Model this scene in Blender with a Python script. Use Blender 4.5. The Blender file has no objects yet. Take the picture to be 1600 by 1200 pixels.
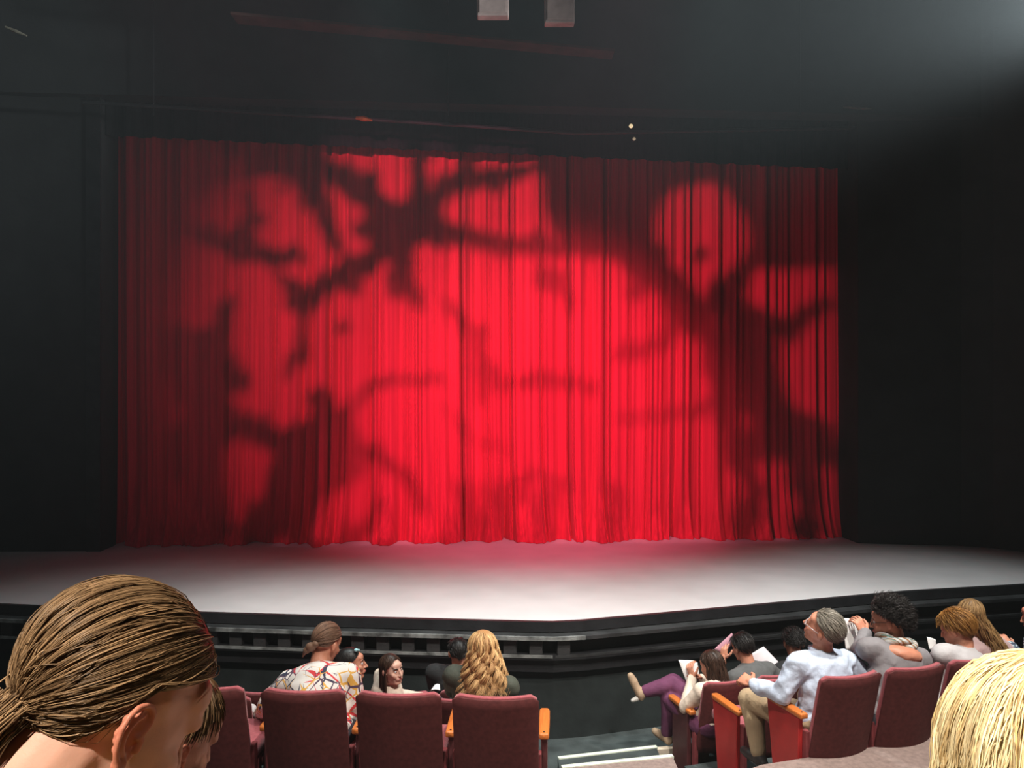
import bpy, bmesh, math, random
import numpy as np
from mathutils import Vector, Matrix, Euler

random.seed(7)
RNG = np.random.default_rng(11)
SC = bpy.context.scene
COL = SC.collection
PI = math.pi
F_PX = 1250.0
CAM_Z = 3.13
STAGE_Z = 1.03

# ------------------------------------------------------------------ camera
cam_d = bpy.data.cameras.new('camera')
cam_d.sensor_width = 36.0
cam_d.lens = 36.0 * F_PX / 1600.0
cam_d.clip_start = 0.05
cam = bpy.data.objects.new('camera', cam_d)
cam.location = (0, 0, CAM_Z)
cam.rotation_euler = (PI / 2, 0, 0)
COL.objects.link(cam)
SC.camera = cam

# ------------------------------------------------------------------ world, view
w = bpy.data.worlds.new('dark_house')
SC.world = w
w.use_nodes = True
w.node_tree.nodes['Background'].inputs[0].default_value = (0.6, 0.7, 0.8, 1)
w.node_tree.nodes['Background'].inputs[1].default_value = 0.0015
# thin theatrical haze in the air of the whole house
vs = w.node_tree.nodes.new('ShaderNodeVolumeScatter')
vs.inputs['Color'].default_value = (.86, .95, 1, 1)
vs.inputs['Density'].default_value = .0011
vs.inputs['Anisotropy'].default_value = .0
w.node_tree.links.new(vs.outputs[0], w.node_tree.nodes['World Output'].inputs['Volume'])
SC.view_settings.view_transform = 'Standard'
SC.view_settings.look = 'None'
SC.view_settings.gamma = 1.0
SC.view_settings.exposure = 0.0
SC.view_settings.use_curve_mapping = False
SC.cycles.use_denoising = True
SC.cycles.max_bounces = 4
SC.cycles.volume_bounces = 0
SC.cycles.sample_clamp_indirect = 4.0


def light(name, kind, loc, target, energy, color=(1, 1, 1), radius=0.1, cone=60, blend=0.5, size=1.0):
    d = bpy.data.lights.new(name, kind)
    d.energy = energy
    d.color = color
    if kind == 'SPOT':
        d.spot_size = math.radians(cone)
        d.spot_blend = blend
        d.shadow_soft_size = radius
    elif kind == 'AREA':
        d.shape = 'DISK'
        d.size = size
    else:
        d.shadow_soft_size = radius
    o = bpy.data.objects.new(name, d)
    o.location = loc
    v = Vector(target) - Vector(loc)
    o.rotation_euler = v.to_track_quat('-Z', 'Y').to_euler()
    COL.objects.link(o)
    return o


# house lights over the seats (all above the picture)
light('house_light', 'SPOT', (1.7, 2.0, 7.0), (0.4, 4.2, 0.8), 1550, (1, .93, .84), .12, 66, .8)
light('house_light', 'SPOT', (-2.2, 2.6, 7.2), (-1.4, 4.6, 0.8), 1700, (1, .94, .86), .12, 62, .8)
light('house_light', 'SPOT', (3.6, 3.4, 7.2), (2.4, 5.4, 0.8), 1500, (1, .94, .86), .12, 60, .8)
light('house_light', 'SPOT', (1.3, -.3, 5.4), (.7, .9, 2.5), 1150, (1, .90, .74), .08, 40, .8)
light('house_light', 'SPOT', (-1.1, -1.0, 5.6), (-.5, .9, 2.6), 900, (1, .9, .76), .08, 45, .8)
# added lamp right of the picture, aimed to make the corner haze glow
light('haze_glow_light', 'SPOT', (4.95, 6.5, 6.1), (-2.0, 4.5, 6.5), 21000, (.92, 1, 1), .25, 76, 1.0)
# apron wash
for x, tx, e in ((-3.4, -3.2, 330), (-1.0, -1.0, 760), (1.6, 1.5, 700), (4.2, 4.1, 800)):
    light('apron_wash_light', 'SPOT', (x, 6.1 + (.4 if x > 3 else 0), 6.6), (tx, 6.6 + (.6 if x > 3 else 0), STAGE_Z), e, (.90, 1.0, .99), .15, 62, 1.0)


# ------------------------------------------------------------------ helpers
def P(px, py, y):
    return Vector(((px - 800) / F_PX * y, y, CAM_Z - (py - 600) / F_PX * y))


def tag(o, label=None, cat=None, group=None, kind=None):
    if label: o['label'] = label
    if cat: o['category'] = cat
    if group: o['group'] = group
    if kind: o['kind'] = kind
    return o


def empty(name, loc=(0, 0, 0), rz=0.0):
    o = bpy.data.objects.new(name, None)
    o.empty_display_size = .1
    o.location = loc
    o.rotation_euler = (0, 0, rz)
    COL.objects.link(o)
    return o


def link(name, me, mat=None, parent=None, smooth=True):
    if mat is not None:
        if not isinstance(mat, (list, tuple)):
            mat = [mat]
        me.materials.clear()
        for m in mat:
            me.materials.append(m)
    if smooth:
        me.polygons.foreach_set('use_smooth', [True] * len(me.polygons))
    o = bpy.data.objects.new(name, me)
    COL.objects.link(o)
    if parent is not None:
        o.parent = parent
    return o


def mesh_np(name, v, f):
    """v (N,3); f list of index tuples or ndarray (M,k)"""
    me = bpy.data.meshes.new(name)
    v = np.asarray(v, dtype=np.float32)
    if isinstance(f, np.ndarray):
        m, k = f.shape
        me.vertices.add(len(v))
        me.vertices.foreach_set('co', v.ravel())
        me.loops.add(m * k)
        me.polygons.add(m)
        me.loops.foreach_set('vertex_index', f.astype(np.int32).ravel())
        me.polygons.foreach_set('loop_start', np.arange(0, m * k, k, dtype=np.int32))
        me.update(calc_edges=True)
    else:
        me.from_pydata([tuple(map(float, p)) for p in v], [], f)
    me.validate()
    return me


class MB:
    """collects simple shapes into ONE mesh"""
    def __init__(self):
        self.v = []
        self.f = []

    def add(self, v, f):
        n = len(self.v)
        self.v += [tuple(map(float, p)) for p in v]
        self.f += [tuple(i + n for i in q) for q in f]
        return self

    def box(self, lo, hi, M=None):
        x0, y0, z0 = lo
        x1, y1, z1 = hi
        v = [Vector(p) for p in ((x0, y0, z0), (x1, y0, z0), (x1, y1, z0), (x0, y1, z0), (x0, y0, z1), (x1, y0, z1), (x1, y1, z1), (x0, y1, z1))]
        if M is not None:
            v = [M @ p for p in v]
        return self.add(v, [(3, 2, 1, 0), (4, 5, 6, 7), (0, 1, 5, 4), (1, 2, 6, 5), (2, 3, 7, 6), (3, 0, 4, 7)])

    def prism(self, poly, z0, z1):
        n = len(poly)
        v = [(p[0], p[1], z0) for p in poly] + [(p[0], p[1], z1) for p in poly]
        f = [tuple(reversed(range(n))), tuple(range(n, 2 * n))]
        f += [(i, (i + 1) % n, n + (i + 1) % n, n + i) for i in range(n)]
        return self.add(v, f)

    def tube(self, pts, r, n=8):
        pts = [Vector(p) for p in pts]
        rr = r if isinstance(r, (list, tuple)) else [r] * len(pts)
        rings = []
        up = Vector((0, 0, 1))
        for i, p in enumerate(pts):
            d = (pts[min(i + 1, len(pts) - 1)] - pts[max(i - 1, 0)]).normalized()
            a = d.cross(up)
            if a.length < 1e-3:
                a = d.cross(Vector((1, 0, 0)))
            a.normalize()
            b = d.cross(a)
            rings.append([p + (a * math.cos(t) + b * math.sin(t)) * rr[i] for t in [2 * PI * k / n for k in range(n)]])
        v = [q for ring in rings for q in ring]
        f = []
        for i in range(len(pts) - 1):
            for k in range(n):
                f.append((i * n + k, i * n + (k + 1) % n, (i + 1) * n + (k + 1) % n, (i + 1) * n + k))
        f.append(tuple(reversed(range(n))))
        f.append(tuple(range(len(v) - n, len(v))))
        return self.add(v, f)

    def sweep(self, path, prof):
        """profile (s outward, z) swept along a plan path; closed profile, outward = right-hand normal of the path"""
        m = len(prof)
        n = len(path)
        v = []
        for i in range(n):
            a = Vector(path[max(i - 1, 0)])
            b = Vector(path[min(i + 1, n - 1)])
            d = (b - a).normalized()
            nr = Vector((d.y, -d.x))
            for s, z in prof:
                v.append((path[i][0] + nr.x * s, path[i][1] + nr.y * s, z))
        f = []
        for i in range(n - 1):
            for k in range(m):
                f.append((i * m + k, (i + 1) * m + k, (i + 1) * m + (k + 1) % m, i * m + (k + 1) % m))
        f.append(tuple(range(m)))
        f.append(tuple(reversed(range((n - 1) * m, n * m))))
        return self.add(v, f)

    def mesh(self, name='m', bevel=0.0, seg=2):
        me = bpy.data.meshes.new(name)
        me.from_pydata(self.v, [], self.f)
        bm = bmesh.new()
        bm.from_mesh(me)
        bmesh.ops.recalc_face_normals(bm, faces=bm.faces[:])
        if bevel > 0:
            es = [e for e in bm.edges if len(e.link_faces) == 2 and e.calc_face_angle(0) > .5]
            bmesh.ops.bevel(bm, geom=es, offset=bevel, segments=seg, affect='EDGES', profile=.5, clamp_overlap=True)
        bm.to_mesh(me)
        bm.free()
        return me

    def build(self, name, mat, parent=None, bevel=0.0, seg=2, smooth=False):
        return link(name, self.mesh(name, bevel, seg), mat, parent, smooth)


# ------------------------------------------------------------------ materials
MATS = {}


def mat(name, col, rough=.6, var=.12, scale=14.0, bump=0.0, bscale=60.0, metal=0.0, spec=.4, sheen=0.0, emit=None, emit_s=0.0, stretch=None):
    if name in MATS:
        return MATS[name]
    m = bpy.data.materials.new(name)
    m.use_nodes = True
    nt = m.node_tree
    b = nt.nodes['Principled BSDF']
    b.inputs['Roughness'].default_value = rough
    b.inputs['Metallic'].default_value = metal
    b.inputs['Specular IOR Level'].default_value = spec
    if sheen:
        b.inputs['Sheen Weight'].default_value = sheen
        b.inputs['Sheen Roughness'].default_value = .4
    tc = nt.nodes.new('ShaderNodeTexCoord')
    mp = nt.nodes.new('ShaderNodeMapping')
    nt.links.new(tc.outputs['Object'], mp.inputs['Vector'])
    if stretch:
        mp.inputs['Scale'].default_value = stretch
    nz = nt.nodes.new('ShaderNodeTexNoise')
    nz.inputs['Scale'].default_value = scale
    nz.inputs['Detail'].default_value = 5
    nt.links.new(mp.outputs[0], nz.inputs['Vector'])
    rp = nt.nodes.new('ShaderNodeValToRGB')
    c0 = [max(0, c * (1 - var)) for c in col]
    c1 = [min(1, c * (1 + var)) for c in col]
    rp.color_ramp.elements[0].position = .3
    rp.color_ramp.elements[1].position = .7
    rp.color_ramp.elements[0].color = (*c0, 1)
    rp.color_ramp.elements[1].color = (*c1, 1)
    nt.links.new(nz.outputs['Fac'], rp.inputs['Fac'])
    nt.links.new(rp.outputs['Color'], b.inputs['Base Color'])
    if bump:
        n2 = nt.nodes.new('ShaderNodeTexNoise')
        n2.inputs['Scale'].default_value = bscale
        n2.inputs['Detail'].default_value = 4
        nt.links.new(mp.outputs[0], n2.inputs['Vector'])
        bp = nt.nodes.new('ShaderNodeBump')
        bp.inputs['Strength'].default_value = bump
        bp.inputs['Distance'].default_value = .02
        nt.links.new(n2.outputs['Fac'], bp.inputs['Height'])
        nt.links.new(bp.outputs['Normal'], b.inputs['Normal'])
    if emit:
        b.inputs['Emission Color'].default_value = (*emit, 1)
        b.inputs['Emission Strength'].default_value = emit_s
    MATS[name] = m
    return m


mat('stage_floor_paint', (.62, .60, .60), .55, .05, 3.0, .05, 30)
mat('black_paint', (.016, .016, .018), .5, .35, 5.0, .15, 25)
mat('black_wall', (.020, .021, .022), .85, .25, 2.0, .1, 20)
mat('black_cloth', (.008, .008, .009), .95, .3, 6.0, 0, 20)
mat('fascia_wall', (.020, .026, .026), .7, .4, 3.0, .2, 12)
mat('worn_trim', (.17, .175, .17), .45, .8, 7.0, .2, 60)
mat('ledge_paint', (.030, .030, .031), .5, .5, 6.0, .2, 40)
mat('dark_floor', (.045, .055, .055), .7, .45, 5.0, .1, 60)
mat('tan_carpet', (.26, .19, .17), .95, .2, 30.0, .4, 300)
mat('nosing', (.75, .80, .66), .5, .12, 20.0)
mat('nosing_cream', (.78, .66, .52), .5, .12, 20.0)
mat('seat_shell', (.092, .023, .023), .65, .18, 40.0, .12, 400, spec=.2)
mat('seat_fabric', (.36, .085, .10), .85, .15, 60.0, .3, 500, sheen=.3)
mat('seat_frame', (.22, .045, .05), .5, .2, 20.0)
mat('end_panel_red', (.42, .022, .022), .5, .1, 10.0, .05, 100)
mat('arm_wood', (.50, .145, .03), .38, .22, 9.0, .05, 60, stretch=(9, 1, 9))
mat('dark_metal', (.03, .03, .033), .45, .2, 20.0, metal=.6)
mat('paper', (.86, .85, .84), .8, .03, 20.0)
mat('pink_paper', (.48, .24, .30), .75, .1, 20.0)
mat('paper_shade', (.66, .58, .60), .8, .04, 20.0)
mat('header_trim', (.05, .018, .015), .7, .3, 5.0)
mat('grey_box', (.36, .27, .25), .7, .2, 8.0)
# ------------------------------------------------------------------ the house: floors, stage, walls
def struct(name, mb, m, bevel=0.0, parent=None, label=None, smooth=False):
    o = mb.build(name, MATS[m], parent, bevel, smooth=smooth)
    if parent is None:
        o['kind'] = 'structure'
    if label:
        o['label'] = label
    return o


ANG_R = math.radians(17)
UR = Vector((math.cos(ANG_R), math.sin(ANG_R)))      # along a right-hand row
NR = Vector((-math.sin(ANG_R), math.cos(ANG_R)))     # the way it faces

struct('floor', MB().box((-10, -3, -.2), (10, 9.2, 0.0)), 'dark_floor', label='dark painted floor in front of the stage')


def platform(name, poly, z, m, label):
    o = struct(name, MB().prism(poly, .002, z), m, label=label)
    return o


LA_Z, LB_Z = .62, .26
# left block risers (rows face the stage almost squarely)
platform('floor_riser', [(-9, 4.98), (.36, 4.86), (.36, 5.78), (-9, 5.90)], LB_Z, 'dark_floor', 'second row riser on the left')
platform('floor_riser', [(-9, 3.8), (.36, 3.8), (.36, 4.858), (-9, 4.978)], LA_Z, 'dark_floor', 'third row riser on the left')


def rr(a, b):
    p = Vector((1.79, 4.63)) + UR * a + NR * b
    return (p.x, p.y)


platform('floor_riser', [rr(-.10, .72), rr(6, .72), rr(6, 1.50), rr(-.05, 1.50)], .24, 'dark_floor', 'second row riser on the right')
platform('floor_riser', [rr(-.14, .152), rr(6, .152), rr(6, .718), rr(-.10, .718)], .55, 'dark_floor', 'third row riser on the right')
# cross aisle and the seats around the camera
platform('floor_cross_aisle', [(-9, 1.72), (9, 1.72), rr(6, .148), rr(-.30, .148), (1.16, 4.50), (.36, 4.50), (.36, 3.798), (-9, 3.798)], .90, 'tan_carpet', 'tan carpet of the cross aisle behind the rows')
platform('floor_upper_riser', [(-9, .86), (9, .86), (9, 1.718), (-9, 1.718)], 1.55, 'tan_carpet', 'riser in front of the nearest row')
platform('floor_upper_riser', [(-9, -.1), (9, -.1), (9, .858), (-9, .858)], 1.70, 'tan_carpet', 'riser of the nearest row')
platform('floor_upper_riser', [(-9, -2.9), (9, -2.9), (9, -.102), (-9, -.102)], 1.98, 'tan_carpet', 'riser of the camera row')


# aisle steps between the blocks
def aisle_step(z, yl, yr, yb, m, lab, xl=.364, xr=1.44):
    p0, p1 = Vector((xl, yl)), Vector((xr, yr))
    t = struct('floor_aisle_step', MB().prism([(xl, yb), (xr, yb), (xr, yr), (xl, yl)], .003, z), m, label=lab)
    d = (p1 - p0).normalized()
    n = Vector((d.y, -d.x))
    q = [p0 + n * .036, p1 + n * .036, p1 - n * .004, p0 - n * .004]
    MB().prism([(a.x, a.y) for a in q], z - .012, z + .008).build('nosing_strip', MATS['nosing'], t)
    return t


aisle_step(.16, 6.36, 6.56, 6.02, 'dark_floor', 'lowest dark aisle step with pale edge strip', xr=1.18)
aisle_step(.30, 5.92, 6.10, 5.45, 'tan_carpet', 'tan carpeted aisle step with pale edge strip', xr=1.22)
aisle_step(.46, 5.44, 5.44, 4.98, 'tan_carpet', 'third aisle step', xr=1.36)
aisle_step(.68, 4.97, 4.97, 4.505, 'tan_carpet', 'fourth aisle step', xr=1.44)
# cream curb that runs on from the lowest strip to the seats
cb = MB()
pts = [P(1001, 1173, 6.55), P(1040, 1170, 6.58), P(1075, 1165, 6.62), P(1102, 1160, 6.70)]
cb.sweep([(p.x, p.y) for p in pts], [(0, 0.001), (.05, 0.001), (.05, .15), (0, .15)])
cb.build('trim_1', MATS['nosing_cream'])['kind'] = 'structure'

# ---------------- stage
front = [(-9.5, 8.6), (-6.5, 7.95), (-4.87, 7.61), (-2.94, 7.35), (-1.15, 7.17), (.05, 7.07), (.36, 7.05), (.62, 7.09), (1.16, 7.25), (2.44, 7.63), (4.03, 8.10), (5.33, 8.36), (7.5, 8.95), (9.5, 9.6)]
stage = struct('floor_stage', MB().prism([(9.5, 14)] + [(-9.5, 14)] + front, STAGE_Z - .09, STAGE_Z), 'stage_floor_paint', label='pale grey stage floor')
Z = STAGE_Z


def fine(path, n=8):
    out = []
    for a, b in zip(path[:-1], path[1:]):
        for k in range(n):
            out.append((a[0] + (b[0] - a[0]) * k / n, a[1] + (b[1] - a[1]) * k / n))
    return out + [path[-1]]


MB().sweep(front, [(-.12, Z - .085), (.012, Z - .085), (.012, Z + .004), (-.0, Z + .004), (-.12, Z - .006)]).build('stage_edge_board', MATS['black_paint'], stage)
MB().sweep(front, [(-.30, -.02), (-.002, -.02), (-.002, Z - .092), (-.30, Z - .092)]).build('fascia_panel', MATS['fascia_wall'], stage)
led = MB().sweep(front, [(-.05, Z - .125), (.13, Z - .125), (.13, Z - .095), (-.05, Z - .095)]).build('ledge', MATS['ledge_paint'], stage)
MB().sweep(front[:8], [(.128, Z - .122), (.140, Z - .122), (.140, Z - .090), (.118, Z - .090), (.118, Z - .094), (.128, Z - .094)]).build('ledge_nosing', MATS['worn_trim'], led)
rail = MB().sweep(front, [(-.05, Z - .30), (.11, Z - .30), (.11, Z - .262), (-.05, Z - .262)]).build('lower_rail', MATS['black_paint'], stage)
MB().sweep(front[6:], [(.108, Z - .280), (.113, Z - .280), (.113, Z - .258), (.096, Z - .258), (.096, Z - .261), (.108, Z - .261)]).build('rail_nosing', MATS['ledge_paint'], rail)
MB().sweep(front[:7], [(.108, Z - .280), (.118, Z - .280), (.118, Z - .258), (.096, Z - .258), (.096, Z - .261), (.108, Z - .261)]).build('rail_nosing', MATS['worn_trim'], rail)
MB().sweep(front, [(-.05, Z - .42), (.06, Z - .42), (.06, Z - .30), (-.05, Z - .30)]).build('under_rail_shade', MATS['black_paint'], stage)  # black strip added as the shadow that falls beneath the rail
# dentil blocks between ledge and rail
dent = None
s_acc = 0.0
for a, b in zip(front[1:7], front[2:8]):
    A, B = Vector(a), Vector(b)
    L = (B - A).length
    d = (B - A) / L
    n = Vector((d.y, -d.x))
    while s_acc < L:
        c = A + d * s_acc
        if dent is None:
            dent = MB().box((-.058, -.09, Z - .263), (.058, .02, Z - .125)).mesh('dentil', .004, 1)
            dent.materials.append(MATS['ledge_paint'])
        o = bpy.data.objects.new('dentil_block', dent)
        COL.objects.link(o)
        o.parent = stage
        o.location = (c.x, c.y, 0)
        o.rotation_euler = (0, 0, math.atan2(d.y, d.x))
        s_acc += .226
    s_acc -= L
# scuffs of bare wood on the edge board
for px, py in ((560, 972), (548, 982), (868, 977)):
    c = P(px, py, 7.02)

# ---------------- proscenium walls, header, ceiling
TOP = 10.0
wl = [(-12, 6.5), (-10.0, 9.4), (-7.2, 9.98), (-5.16, 10.05), (-5.16, 10.35), (-5.45, 11.6), (-12, 11.6)]
struct('wall_left', MB().prism(wl, STAGE_Z + .001, TOP), 'black_wall', label='black proscenium wall left of the curtain')
MB().box((-5.34, 10.02, STAGE_Z), (-5.16, 10.049, 7.0)).build('trim_2', MATS['black_paint'])['kind'] = 'structure'
wr = [(4.56, 10.54), (5.2, 10.45), (5.83, 10.38), (6.15, 10.22), (6.45, 9.95), (7.2, 9.1), (9, 7.6), (12, 5.5), (12, 12.2), (4.75, 12.2), (4.50, 11.2)]
struct('wall_right', MB().prism(wr, STAGE_Z + .001, TOP), 'black_wall', label='black proscenium wall right of the curtain')
struct('wall_back', MB().box((-6, 12.2, 0), (6, 12.4, TOP)), 'black_wall', label='wall behind the curtain')
hd = MB()
hl, hr = (-7.2, 9.85), (6.6, 10.3)
hd.add([(hl[0], hl[1], 6.75), (hr[0], hr[1], 6.55), (hr[0], hr[1] + .3, 6.55), (hl[0], hl[1] + .3, 6.75), (hl[0], hl[1], TOP), (hr[0], hr[1], TOP), (hr[0], hr[1] + .3, TOP), (hl[0], hl[1] + .3, TOP)],
       [(3, 2, 1, 0), (4, 5, 6, 7), (0, 1, 5, 4), (1, 2, 6, 5), (2, 3, 7, 6), (3, 0, 4, 7)])
struct('wall_header', hd, 'black_wall', label='dark header wall above the curtain')
struct('ceiling', MB().box((-12, -4, TOP), (12, 12.4, TOP + .2)), 'black_wall', label='dark auditorium ceiling')
struct('wall_rear', MB().box((-12, -4.2, 0), (12, -4, TOP)), 'black_wall', label='rear auditorium wall')
# soffit edge above the header, red spill light put into its colour
a, b = P(360, 22, 9.0), P(960, 80, 9.5)
m_ = MB()
d = (b - a)
m_.add([a, b, b + Vector((0, .25, 0)), a + Vector((0, .25, 0)), a + Vector((0, 0, .03)), b + Vector((0, 0, .03)), b + Vector((0, .25, .03)), a + Vector((0, .25, .03))],
       [(3, 2, 1, 0), (4, 5, 6, 7), (0, 1, 5, 4), (1, 2, 6, 5), (2, 3, 7, 6), (3, 0, 4, 7)])
m_.build('trim_3', MATS['header_trim'])['kind'] = 'structure'

# ---------------- curtain
CA, CB = Vector((-5.55, 10.50)), Vector((4.50, 11.03))
CD = (CB - CA).normalized()
CN = Vector((CD.y, -CD.x))          # towards the audience
CL = (CB - CA).length


def px_to_s(px):
    k = (px - 800) / F_PX
    # CA + s CD ; x = k*y
    return (k * CA.y - CA.x) / (CD.x - k * CD.y)


def curtain_pt(px, py):
    s = px_to_s(px)
    q = CA + CD * s
    return Vector((q.x, q.y, CAM_Z - (py - 600) / F_PX * q.y))


mc = bpy.data.materials.new('red_velvet')
mc.use_nodes = True
nt = mc.node_tree
b_ = nt.nodes['Principled BSDF']
b_.inputs['Roughness'].default_value = .9
b_.inputs['Specular IOR Level'].default_value = .1
b_.inputs['Sheen Weight'].default_value = .25
b_.inputs['Sheen Tint'].default_value = (1, .2, .25, 1)
tc = nt.nodes.new('ShaderNodeTexCoord')
mp = nt.nodes.new('ShaderNodeMapping')
mp.inputs['Scale'].default_value = (22, 22, .35)
nz = nt.nodes.new('ShaderNodeTexNoise')
nz.inputs['Scale'].default_value = 1.0
nz.inputs['Detail'].default_value = 4
rp = nt.nodes.new('ShaderNodeValToRGB')
rp.color_ramp.elements[0].position = .3
rp.color_ramp.elements[1].position = .75
rp.color_ramp.elements[0].color = (.50, .014, .040, 1)
rp.color_ramp.elements[1].color = (.74, .026, .065, 1)
nt.links.new(tc.outputs['Object'], mp.inputs[0])
nt.links.new(mp.outputs[0], nz.inputs['Vector'])
nt.links.new(nz.outputs['Fac'], rp.inputs['Fac'])
nt.links.new(rp.outputs['Color'], b_.inputs['Base Color'])
MATS['red_velvet'] = mc

NS, NV = 1250, 40
s = np.linspace(0, CL, NS)
cr = np.random.default_rng(5)
base = np.zeros(NS)
for wl_, am in ((1.9, .04), (.93, .045), (.47, .055), (.23, .042), (.115, .020), (.06, .006)):
    ph = np.cumsum(1 + .5 * np.sin(s * 2 * PI / (wl_ * 3.7) + cr.uniform(0, 6))) * (CL / NS) / wl_ * 2 * PI
    base += am * np.sin(ph + cr.uniform(0, 6)) * (.7 + .3 * np.sin(s * 2.3 + cr.uniform(0, 6)))
crease = np.zeros(NS)
for px, dp, wd in ((255, .06, .03), (352, .10, .03), (430, .05, .02), (475, .07, .03), (515, .12, .022), (580, .06, .02), (655, .07, .02), (720, .14, .018), (762, .06, .018), (797, .13, .016), (845, .07, .02), (888, .16, .018), (945, .18, .02),
                   (985, .10, .02), (1013, .07, .018), (1040, .10, .022), (1086, .2, .026), (1131, .16, .022), (1152, .14, .02), (1200, .12, .026), (1235, .08, .02), (1278, .14, .024)):
    sc_ = px_to_s(px)
    dp *= 1.25
    crease -= dp * np.exp(-((s - sc_) / wd) ** 2)
    crease += dp * .30 * np.exp(-((s - sc_ - wd * 2.6) / (wd * 1.6)) ** 2)
ztop = 6.9
verts = np.zeros((NV + 1, NS, 3))
flare_n = np.interp(s, np.linspace(0, CL, 60), cr.uniform(-1, 1, 60))
big = np.sin(np.cumsum(1 + .6 * np.sin(s * 1.7)) * (CL / NS) / .62 * 2 * PI)
for j in range(NV + 1):
    t = (j / NV) ** 1.8                 # finer rows at the hem
    z = STAGE_Z + .004 + (ztop - STAGE_Z) * t
    h = z - STAGE_Z
    fl = math.exp(-h / .35)
    off = base * (.85 + .5 * fl) + crease * (1 - .35 * fl) + fl * (.16 + .10 * big + .07 * flare_n)
    drift = .05 * np.sin(s * 1.3 + 1) * math.exp(-h / 1.5) + fl * .05 * flare_n
    ss = s + drift
    verts[j, :, 0] = CA.x + CD.x * ss + CN.x * off
    verts[j, :, 1] = CA.y + CD.y * ss + CN.y * off
    verts[j, :, 2] = z + (fl > .8) * .0
idx = np.arange((NV + 1) * NS).reshape(NV + 1, NS)
q = np.stack([idx[:-1, :-1], idx[:-1, 1:], idx[1:, 1:], idx[1:, :-1]], -1).reshape(-1, 4)
cur = link('stage_curtain', mesh_np('stage_curtain', verts.reshape(-1, 3), q), mc)
tag(cur, 'deep red pleated velvet stage curtain lit with branch shadows', 'curtain')

# black border cloth hanging in front of the curtain top
NSB = 500
sb = np.linspace(.36, CL - .02, NSB)
vb = []
for z0 in (0, 1):
    for i, x in enumerate(sb):
        p = CA + CD * x + CN * (.34 + .03 * math.sin(x * 21) + .015 * math.sin(x * 53))
        zb = 6.30 - .030 * x
        vb.append((p.x, p.y, 7.6 if z0 else zb))
idb = np.arange(2 * NSB).reshape(2, NSB)
qb = np.stack([idb[0, :-1], idb[0, 1:], idb[1, 1:], idb[1, :-1]], -1).reshape(-1, 4)
bo = link('border_cloth', mesh_np('border_cloth', np.array(vb), qb), MATS['black_cloth'])
tag(bo, 'black border cloth hanging across the top of the red curtain', 'border')

# ---------------- gobo projector that throws the branch pattern (above the camera, out of the picture)
LP = Vector((-2.3, 2.6, 6.3))
gp = empty('gobo_projector', LP)
tag(gp, 'black theatre spotlight with a branch pattern plate, hung above the audience', 'spotlight')
aim = curtain_pt(800, 540)
gl = light('projector_lamp', 'SPOT', LP, aim, 2900, (1, .24, .36), .0066, 64, 1.0)
KG = .055
GB = MB()


def branch(pts, w, w2=None):
    w2 = w if w2 is None else w2
    n = len(pts)
    q = []
    r = []
    for i in range(n - 1):
        for k in range(4):
            t = k / 4
            x = pts[i][0] + (pts[i + 1][0] - pts[i][0]) * t + random.uniform(-4, 4)
            y = pts[i][1] + (pts[i + 1][1] - pts[i][1]) * t + random.uniform(-4, 4)
            u = (i + t) / (n - 1)
            q.append((x, y))
            r.append(max(1.5, (w + (w2 - w) * u) * random.uniform(.75, 1.2)))
    q.append(pts[-1])
    r.append(w2 * .8)
    W = []
    R = []
    for (x, y), ww in zip(q, r):
        c = curtain_pt(x, y)
        W.append(LP + (c - LP) * KG - LP)
        R.append(ww / F_PX * c.y * KG * .5)
    GB.tube(W, R, 6)
    for (x, y), ww in zip(q, r):
        if random.random() < .75:
            a_ = random.uniform(0, 2 * PI)
            x2, y2 = x + math.cos(a_) * ww * .55, y + math.sin(a_) * ww * .55
            rr_ = random.uniform(.18, .42) * ww + 2
            mass([(x2 + rr_ * math.cos(t) * random.uniform(.6, 1.4), y2 + rr_ * math.sin(t) * random.uniform(.6, 1.4)) for t in [k2 * PI / 3 for k2 in range(6)]])


def mass(poly):
    """a leafy mass: closed outline in curtain pixels"""
    W = [LP + (curtain_pt(x, y) - LP) * KG - LP for x, y in poly]
    n = len(W)
    W2 = [p * 1.01 for p in W]
    GB.add(W + W2, [tuple(range(n)), tuple(range(2 * n - 1, n - 1, -1))] + [(i, (i + 1) % n, n + (i + 1) % n, n + i) for i in range(n)])


branch([(635, 345), (570, 300), (500, 250), (430, 228), (370, 235)], 46, 40)
branch([(640, 340), (690, 303), (740, 283), (800, 268), (860, 262)], 34, 24)
branch([(692, 305), (722, 265), (738, 235), (745, 205)], 28, 22)
branch([(645, 335), (655, 270), (658, 205)], 32, 26)
branch([(632, 360), (575, 405), (515, 447), (448, 480)], 44, 34)
branch([(650, 365), (720, 372), (800, 382), (870, 388), (960, 396)], 36, 30)
branch([(632, 360), (628, 420), (648, 478)], 40, 26)
branch([(700, 470), (725, 505), (745, 520)], 18, 24)
branch([(240, 268), (300, 278), (352, 276)], 24)
branch([(330, 205), (390, 238), (455, 265), (492, 292), (508, 340), (530, 392)], 40, 30)
branch([(230, 335), (310, 362), (370, 385), (440, 405), (470, 390)], 44, 22)
branch([(370, 380), (395, 330), (388, 290)], 30, 16)
branch([(190, 545), (250, 560), (300, 575), (345, 520), (352, 480)], 60, 26)
branch([(325, 545), (322, 620), (318, 720), (330, 850)], 66, 80)
branch([(200, 640), (240, 690), (310, 680)], 36, 50)
branch([(310, 690), (380, 665), (440, 690), (520, 700)], 38, 40)
branch([(500, 620), (515, 690), (505, 770)], 50, 60)
branch([(540, 690), (590, 715), (640, 750), (665, 800)], 26, 18)
branch([(420, 850), (450, 780), (485, 720)], 34, 30)
branch([(200, 760), (260, 740), (300, 730)], 40, 30)
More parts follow.
